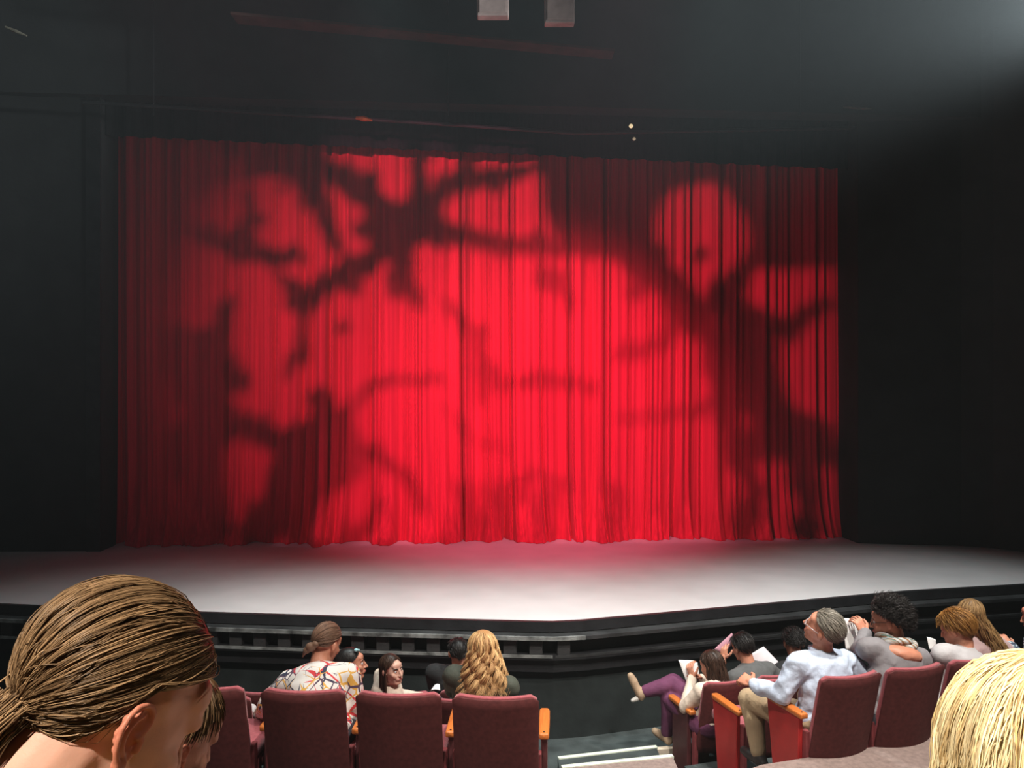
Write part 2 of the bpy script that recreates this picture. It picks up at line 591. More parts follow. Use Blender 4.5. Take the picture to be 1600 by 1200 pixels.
branch([(545, 640), (575, 600), (640, 592), (700, 596)], 16, 12)
branch([(440, 430), (470, 480), (478, 530), (450, 590)], 20, 14)
branch([(770, 596), (830, 600), (880, 596), (935, 608)], 24, 26)
branch([(750, 515), (748, 570), (752, 625)], 38, 30)
branch([(955, 556), (1000, 546), (1040, 528), (1062, 490)], 22, 18)
branch([(960, 655), (1010, 652), (1060, 642), (1115, 632)], 14, 14)
branch([(850, 430), (880, 450), (895, 490)], 34, 16)
branch([(1075, 480), (1120, 530), (1128, 620), (1150, 690), (1195, 715)], 40, 36)
branch([(1160, 500), (1185, 560), (1205, 630), (1235, 690), (1300, 705)], 46, 46)
branch([(1195, 520), (1240, 505), (1300, 470)], 34, 22)
branch([(1140, 700), (1180, 760), (1165, 850)], 24, 40)
branch([(1250, 700), (1268, 780), (1262, 850)], 30, 44)
branch([(725, 770), (735, 810), (738, 860)], 40, 60)
branch([(760, 775), (830, 745), (900, 760)], 16, 12)
branch([(855, 770), (850, 810), (855, 860)], 22, 34)
branch([(960, 760), (965, 810), (960, 860)], 22, 34)
branch([(600, 790), (560, 830), (540, 870)], 20, 26)
branch([(700, 640), (740, 690), (800, 700)], 10, 8)
# leafy masses: upper right and the left side
mass([(850, 180), (846, 260), (852, 330), (870, 385), (960, 402), (990, 440), (1015, 452), (1030, 420), (1024, 345), (1040, 305), (1080, 285), (1130, 290), (1165, 340), (1172, 380), (1150, 418), (1110, 440), (1090, 480), (1130, 500), (1165, 470), (1180, 424), (1290, 418), (1400, 420), (1400, 150)])
mass([(1030, 395), (1060, 425), (1090, 455), (1085, 480), (1050, 478), (1015, 452)])
mass([(120, 150), (205, 150), (240, 330), (225, 420), (200, 520), (205, 600), (190, 700), (175, 850), (120, 850)])
mass([(286, 520), (345, 505), (352, 640), (345, 850), (280, 850), (300, 700)])
mass([(205, 515), (290, 505), (330, 560), (300, 590), (230, 580)])
mass([(445, 668), (500, 640), (552, 632), (566, 700), (550, 765), (480, 768), (450, 730)])
branch([(395, 860), (440, 760), (468, 680)], 60, 60)
branch([(465, 850), (498, 770), (505, 720)], 36, 40)
branch([(790, 760), (785, 800), (790, 860)], 40, 60)
mass([(360, 215), (420, 225), (500, 255), (520, 330), (490, 320), (450, 280), (380, 268)])
mass([(590, 320), (640, 310), (690, 300), (672, 350), (625, 385), (570, 380)])
mass([(1120, 480), (1180, 470), (1195, 560), (1235, 650), (1300, 660), (1310, 720), (1210, 720), (1150, 620)])
for k in range(70):
    cx, cy = random.choice([(230, 560), (330, 600), (320, 380), (500, 700), (420, 260), (600, 330), (1160, 560), (1220, 680), (1050, 440), (620, 370), (480, 470)])
    x, y = cx + random.uniform(-60, 60), cy + random.uniform(-45, 45)
    rr_ = random.uniform(8, 19)
    mass([(x + rr_ * math.cos(t) * random.uniform(.7, 1.3), y + rr_ * math.sin(t) * random.uniform(.7, 1.3)) for t in [k2 * PI / 4 for k2 in range(8)]])
mass([(60, -200), (60, 212), (200, 206), (420, 214), (640, 226), (850, 240), (1100, 262), (1500, 290), (1500, -200)])
mass([(1312, 150), (1312, 860), (1600, 860), (1600, 150)])
mass([(-100, 150), (-100, 860), (160, 860), (160, 150)])
mass([(-100, 866), (800, 862), (1600, 866), (1600, 1400), (-100, 1400)])
GB.build('gobo_plate', MATS['dark_metal'], gp)
# open lamp body around the light
dv = (aim - LP).normalized()
hm = MB()
hm.tube([-dv * .42, -dv * .40, -dv * .10, -dv * .04], [.05, .13, .14, .14], 16)
hm.build('housing', MATS['dark_metal'], gp)
MB().tube([(-.22, 0, .05), (-.22, 0, .40), (.22, 0, .40), (.22, 0, .05)], .015).build('yoke', MATS['dark_metal'], gp)
# a second, dim fixture lifts the left third of the curtain
light('curtain_fill_light', 'SPOT', (-3.6, 4.0, 6.9), (-3.6, 10.4, 3.0), 60, (1, .22, .34), .3, 50, 1.0)
# soft red wash low in the middle of the curtain
light('curtain_wash_light', 'SPOT', (.9, 4.6, 6.5), curtain_pt(840, 680), 2300, (1, .24, .36), .25, 48, 1.0)

# ---------------- things hung near the top of the picture
for (x0, x1, y1, d, lab) in ((745, 795, 24, 8.2, 'left one of two grey boxes hanging above the stage'), (851, 898, 35, 8.2, 'right one of two grey boxes hanging above the stage')):
    a, b = P(x0, y1, d), P(x1, y1, d)
    w_ = b.x - a.x
    e = empty('hanging_fixture', ((a.x + b.x) / 2, d, a.z))
    MB().box((-w_ / 2, 0, 0), (w_ / 2, .12, .75)).build('cabinet', MATS['grey_box'], e, .012)
    MB().box((-w_ / 2 + .025, -.012, .03), (w_ / 2 - .025, -.001, .72)).build('grille', MATS['grey_box'], e, .003)
    MB().tube([(-w_ / 2 - .02, .06, .4), (-w_ / 2 - .02, .06, .95), (w_ / 2 + .02, .06, .95), (w_ / 2 + .02, .06, .4)], .012).build('bracket', MATS['dark_metal'], e)
    MB().tube([(0, .06, .94), (0, .06, TOP - a.z - .002)], .018).build('hanger_pipe', MATS['dark_metal'], e)
    tag(e, lab, 'fixture', 'grey boxes hanging above the stage')
# pipe batten with a brass clamp, two pilot lamps
bt = empty('lighting_batten', (0, 0, 0))
MB().tube([P(130, 160, 9.6), P(570, 186, 9.7), P(900, 208, 9.8), P(1335, 200, 9.95)], .022).build('pipe', MATS['black_paint'], bt)
mat('brass', (.5, .22, .07), .3, .2, metal=.8)
MB().tube([P(556, 184, 9.62), P(568, 185, 9.62), P(582, 188, 9.62)], [.018, .035, .012]).build('clamp', MATS['brass'], bt)
tag(bt, 'dark pipe batten with a small brass clamp above the curtain', 'batten')
mat('pilot_glow', (.9, .8, .6), .4, .02, emit=(1, .78, .45), emit_s=.75)
mat('pilot_glow_dim', (.9, .8, .6), .4, .02, emit=(1, .8, .5), emit_s=.22)
for px, py, r, m in ((986, 197, .026, 'pilot_glow'), (991, 217, .02, 'pilot_glow_dim')):
    c = P(px, py, 9.72)
    bm = bmesh.new()
    bmesh.ops.create_icosphere(bm, subdivisions=2, radius=r, matrix=Matrix.Translation(c))
    me = bpy.data.meshes.new('pilot_bulb')
    bm.to_mesh(me)
    bm.free()
    bu = link('pilot_bulb', me, MATS[m], bt)
    bu['label'] = 'tiny lit amber pilot lamp'
    MB().tube([c + Vector((0, .02, 0)), c + Vector((0, .10, .0))], .012).build('pilot_socket', MATS['black_paint'], bt)
for px in (240, 700, 1250):
    zt = P(px, 180, 9.8)
    MB().tube([zt, (zt.x, zt.y + .0, TOP - .002)], .008).build('hanger_wire', MATS['black_paint'], bt)
for p, q_, lab in ((P(1318, 167, 9.7), P(1362, 170, 9.72), 'thin pale metal rod at upper right above the curtain'), (P(8, 42, 9.0), P(42, 56, 9.05), 'thin pale metal rod in the top left corner')):
    mat('dull_steel', (.14, .13, .10), .4, .2, metal=.4)
    MB().tube([p, p.lerp(q_, .5), q_], [.012, .02, .008]).build('metal_rod', MATS['dull_steel'])
    tag(bpy.data.objects[[o.name for o in COL.objects][-1]], lab, 'rod')
# ------------------------------------------------------------------ theatre seats
SEATM = {}
mat('seat_post', (.085, .022, .024), .5, .2, 20.0)


def slab(nx, nz, fn, th):
    """curved slab: fn(s,t)->Vector front of the back face; thickness th towards +Y"""
    v = []
    for side in (0, 1):
        for j in range(nz + 1):
            for i in range(nx + 1):
                s_, t = -1 + 2 * i / nx, j / nz
                p = fn(s_, t)
                v.append((p[0], p[1] + th * side, p[2]))
    N = (nx + 1) * (nz + 1)
    g = lambda side, i, j: side * N + j * (nx + 1) + i
    f = []
    for j in range(nz):
        for i in range(nx):
            f.append((g(0, i, j), g(0, i + 1, j), g(0, i + 1, j + 1), g(0, i, j + 1)))
            f.append((g(1, i, j), g(1, i, j + 1), g(1, i + 1, j + 1), g(1, i + 1, j)))
    for i in range(nx):
        f.append((g(0, i, 0), g(1, i, 0), g(1, i + 1, 0), g(0, i + 1, 0)))
        f.append((g(0, i, nz), g(0, i + 1, nz), g(1, i + 1, nz), g(1, i, nz)))
    for j in range(nz):
        f.append((g(0, 0, j), g(0, 0, j + 1), g(1, 0, j + 1), g(1, 0, j)))
        f.append((g(0, nx, j), g(1, nx, j), g(1, nx, j + 1), g(0, nx, j + 1)))
    return MB().add(v, f)


def seat_meshes(w):
    if w in SEATM:
        return SEATM[w]
    hw = w / 2 - .026

    def back(s_, t):
        c = max(0, abs(s_) - .86) / .14
        tt = t
        z = .28 + .58 * tt - (.022 * c * c if t > .9 else 0)
        return (s_ * hw * (.985 + .015 * t), -.19 - .14 * t - .058 * (1 - s_ * s_), z)

    def cush(s_, t):
        c = max(0, abs(s_) - .86) / .14
        z = .33 + .537 * t - (.024 * c * c if t > .9 else 0)
        return (s_ * (hw - .010), -.176 - .136 * t - .058 * (1 - s_ * s_), z)

    d = {}
    d['back_shell'] = (slab(14, 10, back, .016).mesh('back_shell', .004, 1), 'seat_shell')
    d['back_cushion'] = (slab(14, 10, cush, .032).mesh('back_cushion', .008, 2), 'seat_fabric')
    d['seat_cushion'] = (MB().box((-hw + .01, -.17, .37), (hw - .01, .27, .455)).mesh('seat_cushion', .03, 3), 'seat_fabric')
    d['seat_pan'] = (MB().box((-hw + .03, -.15, .335), (hw - .03, .25, .372)).mesh('seat_pan', .01, 1), 'seat_shell')
    d['armrest'] = (MB().prism([(-.027, -.20), (.027, -.20), (.031, -.02), (.031, .13), (.022, .16), (-.022, .16), (-.031, .13), (-.031, -.02)], .575, .610).mesh('armrest', .009, 2), 'arm_wood')
    d['armscrew'] = (MB().tube([(0, -.175, .600), (0, -.175, .613)], .006, 8).mesh('screw'), 'dark_metal')
    d['leg'] = (MB().box((-.018, -.14, .03), (.018, .10, .574)).box((-.022, -.19, .0), (.022, .16, .03)).mesh('leg', .004, 1), 'seat_post')
    d['frame_post'] = (MB().prism([(-.016, -.20), (.016, -.20), (.016, -.15), (-.016, -.15)], 0, .5).mesh('frame_post', .004, 1), 'seat_frame')
    # aisle end panel: tapers to the floor
    m = MB()
    prof = [(-.155, .0), (.075, .0), (.155, .574), (-.165, .574)]
    v = [(-.016, y, z) for y, z in prof] + [(.016, y, z) for y, z in prof]
    m.add(v, [(0, 1, 2, 3), (7, 6, 5, 4)] + [(i, (i + 1) % 4, 4 + (i + 1) % 4, 4 + i) for i in range(4)])
    d['end_panel'] = (m.mesh('end_panel', .005, 1), 'end_panel_red')
    for k, (me, mt) in d.items():
        me.materials.append(MATS[mt])
        if k in ('back_shell', 'back_cushion', 'seat_cushion', 'armrest'):
            me.polygons.foreach_set('use_smooth', [True] * len(me.polygons))
    SEATM[w] = d
    return d


def seat(loc, yaw, label, group, w=.518, left=True, right=False, end_left=False, sides='leg'):
    d = seat_meshes(w)
    r = empty('theatre_seat', loc, yaw)

    def put(k, x=0.0, name=None, par=None):
        o = bpy.data.objects.new(name or k, d[k][0])
        COL.objects.link(o)
        o.parent = par or r
        o.location = (x, 0, 0)
        return o
    for k in ('back_shell', 'back_cushion', 'seat_cushion', 'seat_pan'):
        put(k)
    for on, x in ((left, -w / 2), (right, w / 2)):
        if on:
            a = put('armrest', x)
            s_ = put('armscrew', 0, 'screw', a)
            if end_left and x < 0:
                put('end_panel', x)
            else:
                put('leg', x)
    put('frame_post', -w / 2 + .03)
    put('frame_post', w / 2 - .03)
    tag(r, label, 'theatre seat', group)
    return r


YA = math.radians(-3)
GL, GR = 'maroon seats of the left block', 'maroon seats of the right block'
for k, (px, lab, rt) in enumerate(((318, 'maroon theatre seat nearest the brown-haired head at left', False), (478, 'maroon theatre seat of the woman in the floral blouse', False),
                                  (628, 'empty maroon theatre seat second from the aisle in the left block', False), (779, 'maroon theatre seat with orange armrests at the aisle end of the left block', True))):
    y = 4.66 - .02 * k
    seat(((px - 800) / F_PX * 4.32, y, LA_Z - .008 * k + .005), YA, lab, GL, right=rt)
for k, xr in enumerate((-1.66, -1.14, -.62, -.10)):
    seat((xr - .233, 5.46 - .01 * k, LB_Z), YA, ('maroon seat top showing left of the floral blouse, second row', 'maroon seat hidden in front of the floral blouse', 'maroon seat of the girl with long brown hair', 'maroon seat of the woman with wavy blonde hair')[k], GL, right=(k == 3))
for k, xr in enumerate((-1.62, -1.10, -.58, -.06)):
    seat((xr - .233, 6.22, 0.0), YA, ('front row maroon seat just left of the floral blouse', 'front row maroon seat of the girl with the hair clip', 'front row maroon seat of the dark haired person behind the blonde woman', 'front row maroon seat nearest the aisle, left block')[k], GL)
WR = .475


def rseat(row_left, i, z, label, **kw):
    c = Vector(row_left) + UR * (WR * (i + .5)) + NR * .35
    return seat((c.x, c.y, z), ANG_R, label, GR, w=WR, **kw)


R1, R2, R3 = (1.79, 4.63), (1.64, 5.42), (1.44, 6.02)
rseat(R1, 0, .552, 'aisle seat with red end panel under the man in the light blue shirt', end_left=True)
rseat(R1, 1, .552, 'maroon seat of the woman in the grey top with a scarf')
rseat(R1, 2, .552, 'maroon seat of the woman in the pale blazer')
rseat(R1, 3, .552, 'maroon seat mostly hidden by the foreground blonde head', right=True)
rseat(R2, 0, .242, 'empty aisle seat with red end panel ahead of the man in khaki trousers', end_left=True)
for i in (3, 4):
    rseat(R2, i, .242, ('second row seat behind the grey haired man', 'second row seat between two rows on the right', 'second row seat of the woman with long wavy hair', 'second row seat of the man in the plaid shirt')[i - 1])
rseat(R3, 0, .0, 'front row aisle seat of the woman in purple trousers')
rseat(R3, 1, .0, 'front row seat of the man in the dark grey T-shirt')
rseat(R3, 2, .0, 'front row seat of the dark haired person in shadow')
# the row right in front of the camera (below the picture)
seat((-.44, .52, 1.70), 0, 'seat under the brown-haired woman in the foreground', 'seats below the picture', right=True)
seat((-.58, 1.40, 1.55), 0, 'seat under the child in the foreground', 'seats below the picture', right=True)
seat((.56, .50, 1.70), 0, 'seat under the blonde foreground person', 'seats below the picture', right=True)
# ------------------------------------------------------------------ figure toolkit
def _ico(sub):
    bm = bmesh.new()
    bmesh.ops.create_icosphere(bm, subdivisions=sub, radius=1)
    v = np.array([q.co[:] for q in bm.verts])
    f = [tuple(x.index for x in q.verts) for q in bm.faces]
    bm.free()
    return v, np.array(f)


ICO_V, ICO_F = _ico(2)
I3 = np.eye(3)


def ell(c, r, R=None):
    return ('e', np.array(c, float), np.array(r if hasattr(r, '__len__') else (r, r, r), float), np.array(R) if R is not None else I3)


def cap(p0, r0, p1, r1):
    return ('c', np.array(p0, float), r0, np.array(p1, float), r1)


def chain(pts, rad):
    return [cap(pts[i], rad[i], pts[i + 1], rad[i + 1]) for i in range(len(pts) - 1)]


def prim_mesh(prims):
    V, Fc, n = [], [], 0

    def sph(c, r, R):
        nonlocal n
        V.append((ICO_V * r) @ R.T + c)
        Fc.append(ICO_F + n)
        n += len(ICO_V)
    for p in prims:
        if p[0] == 'e':
            sph(p[1], p[2], p[3])
        else:
            _, a, ra, b, rb = p
            sph(a, np.array((ra,) * 3), I3)
            sph(b, np.array((rb,) * 3), I3)
            d = b - a
            L = np.linalg.norm(d)
            if L < 1e-5:
                continue
            d = d / L
            t = np.array((0, 0, 1.)) if abs(d[2]) < .9 else np.array((1., 0, 0))
            u = np.cross(d, t)
            u /= np.linalg.norm(u)
            w_ = np.cross(d, u)
            K = 14
            th = np.arange(K) * 2 * PI / K
            # cone tangent to both spheres
            sn = np.clip((ra - rb) / L, -.95, .95)
            cs = math.sqrt(1 - sn * sn)
            ring = np.outer(np.cos(th), u) + np.outer(np.sin(th), w_)
            v0 = a + d * ra * sn + ring * ra * cs
            v1 = b + d * rb * sn + ring * rb * cs
            V.append(np.vstack([v0, v1, [a], [b]]))
            f = []
            for k in range(K):
                k2 = (k + 1) % K
                f += [(k, k2, K + k2), (k, K + k2, K + k), (2 * K, k2, k), (2 * K + 1, K + k, K + k2)]
            Fc.append(np.array(f) + n)
            n += 2 * K + 2
    return np.vstack(V), np.vstack(Fc)


def remesh(prims, voxel, smooth=4):
    v, f = prim_mesh(prims)
    me = mesh_np('tmp', v, f)
    bm = bmesh.new()
    bm.from_mesh(me)
    bmesh.ops.recalc_face_normals(bm, faces=bm.faces[:])
    bm.to_mesh(me)
    bm.free()
    o = bpy.data.objects.new('tmp', me)
    COL.objects.link(o)
    m = o.modifiers.new('r', 'REMESH')
    m.mode = 'VOXEL'
    m.voxel_size = voxel
    if smooth:
        s_ = o.modifiers.new('s', 'SMOOTH')
        s_.factor = .5
        s_.iterations = smooth
    dg = bpy.context.evaluated_depsgraph_get()
    out = bpy.data.meshes.new_from_object(o.evaluated_get(dg))
    bpy.data.objects.remove(o)
    bpy.data.meshes.remove(me)
    return out


def join_meshes(ms, name):
    bm = bmesh.new()
    for m in ms:
        bm.from_mesh(m)
    me = bpy.data.meshes.new(name)
    bm.to_mesh(me)
    bm.free()
    for m in ms:
        bpy.data.meshes.remove(m)
    return me


def rotm(yaw, pitch=0, roll=0):
    """yaw>0 turns left, pitch>0 looks up, roll>0 tilts the crown to the figure's right"""
    return np.array((Matrix.Rotation(math.radians(yaw), 3, 'Z') @ Matrix.Rotation(math.radians(pitch), 3, 'X') @ Matrix.Rotation(math.radians(roll), 3, 'Y')))


def ik(a, b, l1, l2, pole):
    a, b, pole = np.array(a, float), np.array(b, float), np.array(pole, float)
    d = b - a
    L = min(np.linalg.norm(d), (l1 + l2) * .995)
    dn = d / np.linalg.norm(d)
    x = (l1 * l1 - l2 * l2 + L * L) / (2 * L)
    h = math.sqrt(max(0, l1 * l1 - x * x))
    p = pole - dn * pole.dot(dn)
    p /= max(1e-6, np.linalg.norm(p))
    return a + dn * x + p * h, a + dn * L


def hand_prims(wrist, d, back, size=1.0, curl=35, side=1, spread=4):
    """palm plus five fingers; d = finger direction, back = direction of the back of the hand, side=+1 thumb towards +x of (d x back)"""
    wrist = np.array(wrist, float)
    d = np.array(d, float)
    d /= np.linalg.norm(d)
    b = np.array(back, float)
    b = b - d * b.dot(d)
    b /= np.linalg.norm(b)
    x = np.cross(d, b) * side
    s = size
    pr = []
    R = np.stack([x, d, b], 1)
    pr.append(ell(wrist + d * .048 * s, (.040 * s, .052 * s, .015 * s), R))
    pr.append(ell(wrist + d * .07 * s, (.041 * s, .03 * s, .0135 * s), R))
    pr.append(cap(wrist - d * .03 * s, .024 * s, wrist + d * .03 * s, .021 * s))
    for k, (ox, l) in enumerate(((.033, .066), (.0115, .075), (-.0105, .070), (-.032, .056))):
        p = wrist + x * ox * s + d * .088 * s
        a = math.radians(8)
        sp = math.radians(spread * (1.5 - k))
        r = .0088
        for seg, fr in enumerate((.45, .32, .26)):
            a += math.radians(curl * (1.0, 1.15, .8)[seg])
            dd = (d * math.cos(sp) + x * math.sin(sp)) * math.cos(a) - b * math.sin(a)
            q = p + dd * l * fr * s
            pr.append(cap(p, r * s, q, r * .9 * s))
            p = q
            r *= .9
    p = wrist + x * .030 * s + d * .022 * s
    t1 = (x * .75 + d * .6 - b * .25)
    t1 /= np.linalg.norm(t1)
    q = p + t1 * .042 * s
    t2 = (x * .25 + d * .85 - b * .45)
    t2 /= np.linalg.norm(t2)
    pr += [cap(p, .014 * s, q, .0105 * s), cap(q, .0105 * s, q + t2 * .034 * s, .0085 * s)]
    return pr


def head_prims(c, R, s=1.0, ear=True, nose=1.0):
    def T(p):
        return np.array(c) + R @ (np.array(p) * s)

    def E(p, r, R2=None):
        return ell(T(p), np.array(r) * s, R if R2 is None else R @ R2)

    def C(p, r, q, r2):
        return cap(T(p), r * s, T(q), r2 * s)
    pr = [E((0, -.014, .036), (.074, .094, .086)), E((0, .024, -.012), (.066, .070, .085)), E((0, .040, -.055), (.054, .052, .055)),
          C((0, .070, -.092), .020, (0, .060, -.090), .026), C((.034, .01, -.075), .024, (.014, .066, -.092), .021), C((-.034, .01, -.075), .024, (-.014, .066, -.092), .021),
          C((.045, .062, -.022), .019, (.032, .070, -.036), .019), C((-.045, .062, -.022), .019, (-.032, .070, -.036), .019),
          C((-.034, .077, .024), .0125, (.034, .077, .024), .0125), E((0, .062, .045), (.052, .032, .032)),
          C((0, .090, .012), .0085, (0, .107 + .003 * nose, -.026), .0105), E((0, .107 + .004 * nose, -.030), (.0125, .013, .0105)), E((.012, .097, -.033), (.0085, .010, .0075)), E((-.012, .097, -.033), (.0085, .010, .0075)),
          C((-.016, .091, -.056), .0075, (.016, .091, -.056), .0075), C((-.014, .090, -.067), .0082, (.014, .090, -.067), .0082), C((-.02, .080, -.06), .016, (.02, .080, -.06), .016)]
    if ear:
        Re = np.array(Matrix.Rotation(math.radians(-12), 3, 'X'))
        for sx in (-1, 1):
            pr += [E((sx * .078, -.012, -.002), (.010, .018, .031), Re), E((sx * .074, -.006, -.024), (.008, .010, .012))]
    return pr


def cloth_tex(name, cols, kind='floral', scale=9.0, rough=.8):
    m = bpy.data.materials.new(name)
    m.use_nodes = True
    nt = m.node_tree
    b = nt.nodes['Principled BSDF']
    b.inputs['Roughness'].default_value = rough
    tc = nt.nodes.new('ShaderNodeTexCoord')
    L = nt.links.new

    def mix(fac, a, c):
        mx = nt.nodes.new('ShaderNodeMix')
        mx.data_type = 'RGBA'
        L(fac, mx.inputs[0])
        if isinstance(a, tuple):
            mx.inputs[6].default_value = (*a, 1)
        else:
            L(a, mx.inputs[6])
        mx.inputs[7].default_value = (*c, 1)
        return mx.outputs[2]
    if kind == 'floral':
        cur_ = cols[0]
        for i, c in enumerate(cols[1:]):
            nz = nt.nodes.new('ShaderNodeTexNoise')
            nz.inputs['Scale'].default_value = 4 + i
            mpn = nt.nodes.new('ShaderNodeMapping')
            mpn.inputs['Location'].default_value = (i * 3.7, i * 1.3, i * 2.1)
            mpn.inputs['Rotation'].default_value = (i * .6, i * .9, i * 1.1)
            L(tc.outputs['Object'], mpn.inputs[0])
            vv = nt.nodes.new('ShaderNodeTexVoronoi')
            vv.feature = 'DISTANCE_TO_EDGE'
            vv.inputs['Scale'].default_value = scale * (1 + .35 * i)
            L(mpn.outputs[0], vv.inputs['Vector'])
            L(mpn.outputs[0], nz.inputs['Vector'])
            lt = nt.nodes.new('ShaderNodeMath')
            lt.operation = 'LESS_THAN'
            mu = nt.nodes.new('ShaderNodeMath')
            mu.operation = 'MULTIPLY'
            sb_ = nt.nodes.new('ShaderNodeMath')
            sb_.operation = 'SUBTRACT'
            L(nz.outputs['Fac'], sb_.inputs[0])
            sb_.inputs[1].default_value = .47
            L(sb_.outputs[0], mu.inputs[0])
            mu.inputs[1].default_value = .42
            L(vv.outputs['Distance'], lt.inputs[0])
            L(mu.outputs[0], lt.inputs[1])
            cur_ = mix(lt.outputs[0], cur_, c)
        L(cur_, b.inputs['Base Color'])
    else:                                     # bands along two axes: plaid / striped scarf
        cur_ = cols[0]
        for i, c in enumerate(cols[1:]):
            wv = nt.nodes.new('ShaderNodeTexWave')
            wv.bands_direction = 'XZY'[i % 2] if kind == 'plaid' else 'DIAGONAL'
            wv.inputs['Scale'].default_value = scale * (1 + .6 * i)
            wv.inputs['Distortion'].default_value = .3 if kind == 'plaid' else 4
            wv.inputs['Phase Offset'].default_value = i * 2.0
            L(tc.outputs['Object'], wv.inputs['Vector'])
            gt = nt.nodes.new('ShaderNodeMath')
            gt.operation = 'GREATER_THAN'
            gt.inputs[1].default_value = .6
            L(wv.outputs['Fac'], gt.inputs[0])
            cur_ = mix(gt.outputs[0], cur_, c)
        L(cur_, b.inputs['Base Color'])
    MATS[name] = m
    return m


def skin(name, col):
    m = mat(name, col, .5, .07, 30.0, .04, 300)
    b = m.node_tree.nodes['Principled BSDF']
    b.inputs['Subsurface Weight'].default_value = .12
    b.inputs['Subsurface Radius'].default_value = (.012, .005, .003)
    b.inputs['Subsurface Scale'].default_value = .6
    return m


def hair_mat(name, dark, light_, rough=.42, spec=.35):
    if name in MATS:
        return MATS[name]
    m = bpy.data.materials.new(name)
    m.use_nodes = True
    nt = m.node_tree
    b = nt.nodes['Principled BSDF']
    b.inputs['Roughness'].default_value = rough
    b.inputs['Specular IOR Level'].default_value = spec
    at = nt.nodes.new('ShaderNodeAttribute')
    at.attribute_name = 'rnd'
    rp = nt.nodes.new('ShaderNodeValToRGB')
    rp.color_ramp.elements[0].color = (*dark, 1)
    rp.color_ramp.elements[1].color = (*light_, 1)
    nt.links.new(at.outputs['Fac'], rp.inputs['Fac'])
    nt.links.new(rp.outputs['Color'], b.inputs['Base Color'])
    MATS[name] = m
    return m


def tubes(name, paths, rad, rnd, extra=None):
    """paths (N,S,3), rad (N,S) -> three sided strands in one mesh; extra = list of meshes joined in (rnd .25)"""
    N, S, _ = paths.shape
    d = np.gradient(paths, axis=1)
    d /= np.maximum(1e-9, np.linalg.norm(d, axis=2, keepdims=True))
    up = np.where(np.abs(d[..., 2:3]) < .9, np.array((0, 0, 1.)), np.array((1., 0, 0)))
    # one steady frame per strand
    up = np.broadcast_to(np.array((.31, -.78, .54)), d.shape)
    u = np.cross(d, up)
    u /= np.maximum(1e-9, np.linalg.norm(u, axis=2, keepdims=True))
    w_ = np.cross(d, u)
    V = []
    for k in range(3):
        t = 2 * PI * k / 3
        V.append(paths + (u * math.cos(t) + w_ * math.sin(t)) * rad[..., None])
    V = np.stack(V, 2).reshape(-1, 3)
    idx = np.arange(N * S * 3).reshape(N, S, 3)
    F_ = []
    for k in range(3):
        k2 = (k + 1) % 3
        F_.append(np.stack([idx[:, :-1, k], idx[:, :-1, k2], idx[:, 1:, k2], idx[:, 1:, k]], -1).reshape(-1, 4))
    me = mesh_np(name, V, np.vstack(F_))
    at = me.attributes.new('rnd', 'FLOAT', 'POINT')
    at.data.foreach_set('value', np.repeat(rnd, S * 3).astype(np.float32))
    return me


def hair_limit(phi, front=.60, back=-.62):
    """lowest unit z of the hairline at azimuth phi (0 = front, pi = back)"""
    a = np.abs(phi)
    return np.interp(a, [0, .6, 1.0, 1.35, 1.62, 1.80, 2.0, PI], [front, front - .04, .30, .12, .02, back * .5, back * .85, back])


CR = np.array((.074, .094, .086))      # cranium radii
CC = np.array((0, -.014, .036))


def cap_mesh(c, R, s, thick, front=.60, back=-.62, puff=None):
    n1, n2 = 72, 44
    th = np.linspace(0, PI, n2)
    ph = np.linspace(-PI, PI, n1, endpoint=False)
    T_, Ph = np.meshgrid(th, ph, indexing='ij')
    d = np.stack([np.sin(T_) * np.sin(Ph), np.sin(T_) * np.cos(Ph), np.cos(T_)], -1)
    lim = hair_limit(Ph, front, back)
    k = np.clip((d[..., 2] - lim) / .10, -1, 1)
    rad = 1 + np.where(k > 0, thick * (1 - (1 - k) ** 2) + .012, .10 * k)
    if puff is not None:
        rad = rad + puff(d) * np.clip(k, 0, 1)
    loc = CC + d * CR * rad[..., None]
    loc[..., 1] = np.where(d[..., 1] > .2, loc[..., 1] + 0, loc[..., 1])
    v = np.array(c) + (loc.reshape(-1, 3) * s) @ R.T
    idx = np.arange(n1 * n2).reshape(n2, n1)
    q = np.stack([idx[:-1], idx[1:], np.roll(idx[1:], -1, 1), np.roll(idx[:-1], -1, 1)], -1).reshape(-1, 4)
    me = mesh_np('cap', v, q)
    at = me.attributes.new('rnd', 'FLOAT', 'POINT')
    at.data.foreach_set('value', np.full(n1 * n2, .22, np.float32))
    return me


def roots(n, front, back, rng):
    out = []
    while len(out) < n:
        d = rng.normal(size=(n * 3, 3))
        d /= np.linalg.norm(d, axis=1, keepdims=True)
        phi = np.arctan2(d[:, 0], d[:, 1])
        ok = d[:, 2] > hair_limit(phi, front, back) + .02
        out += list(d[ok])
    return np.array(out[:n])


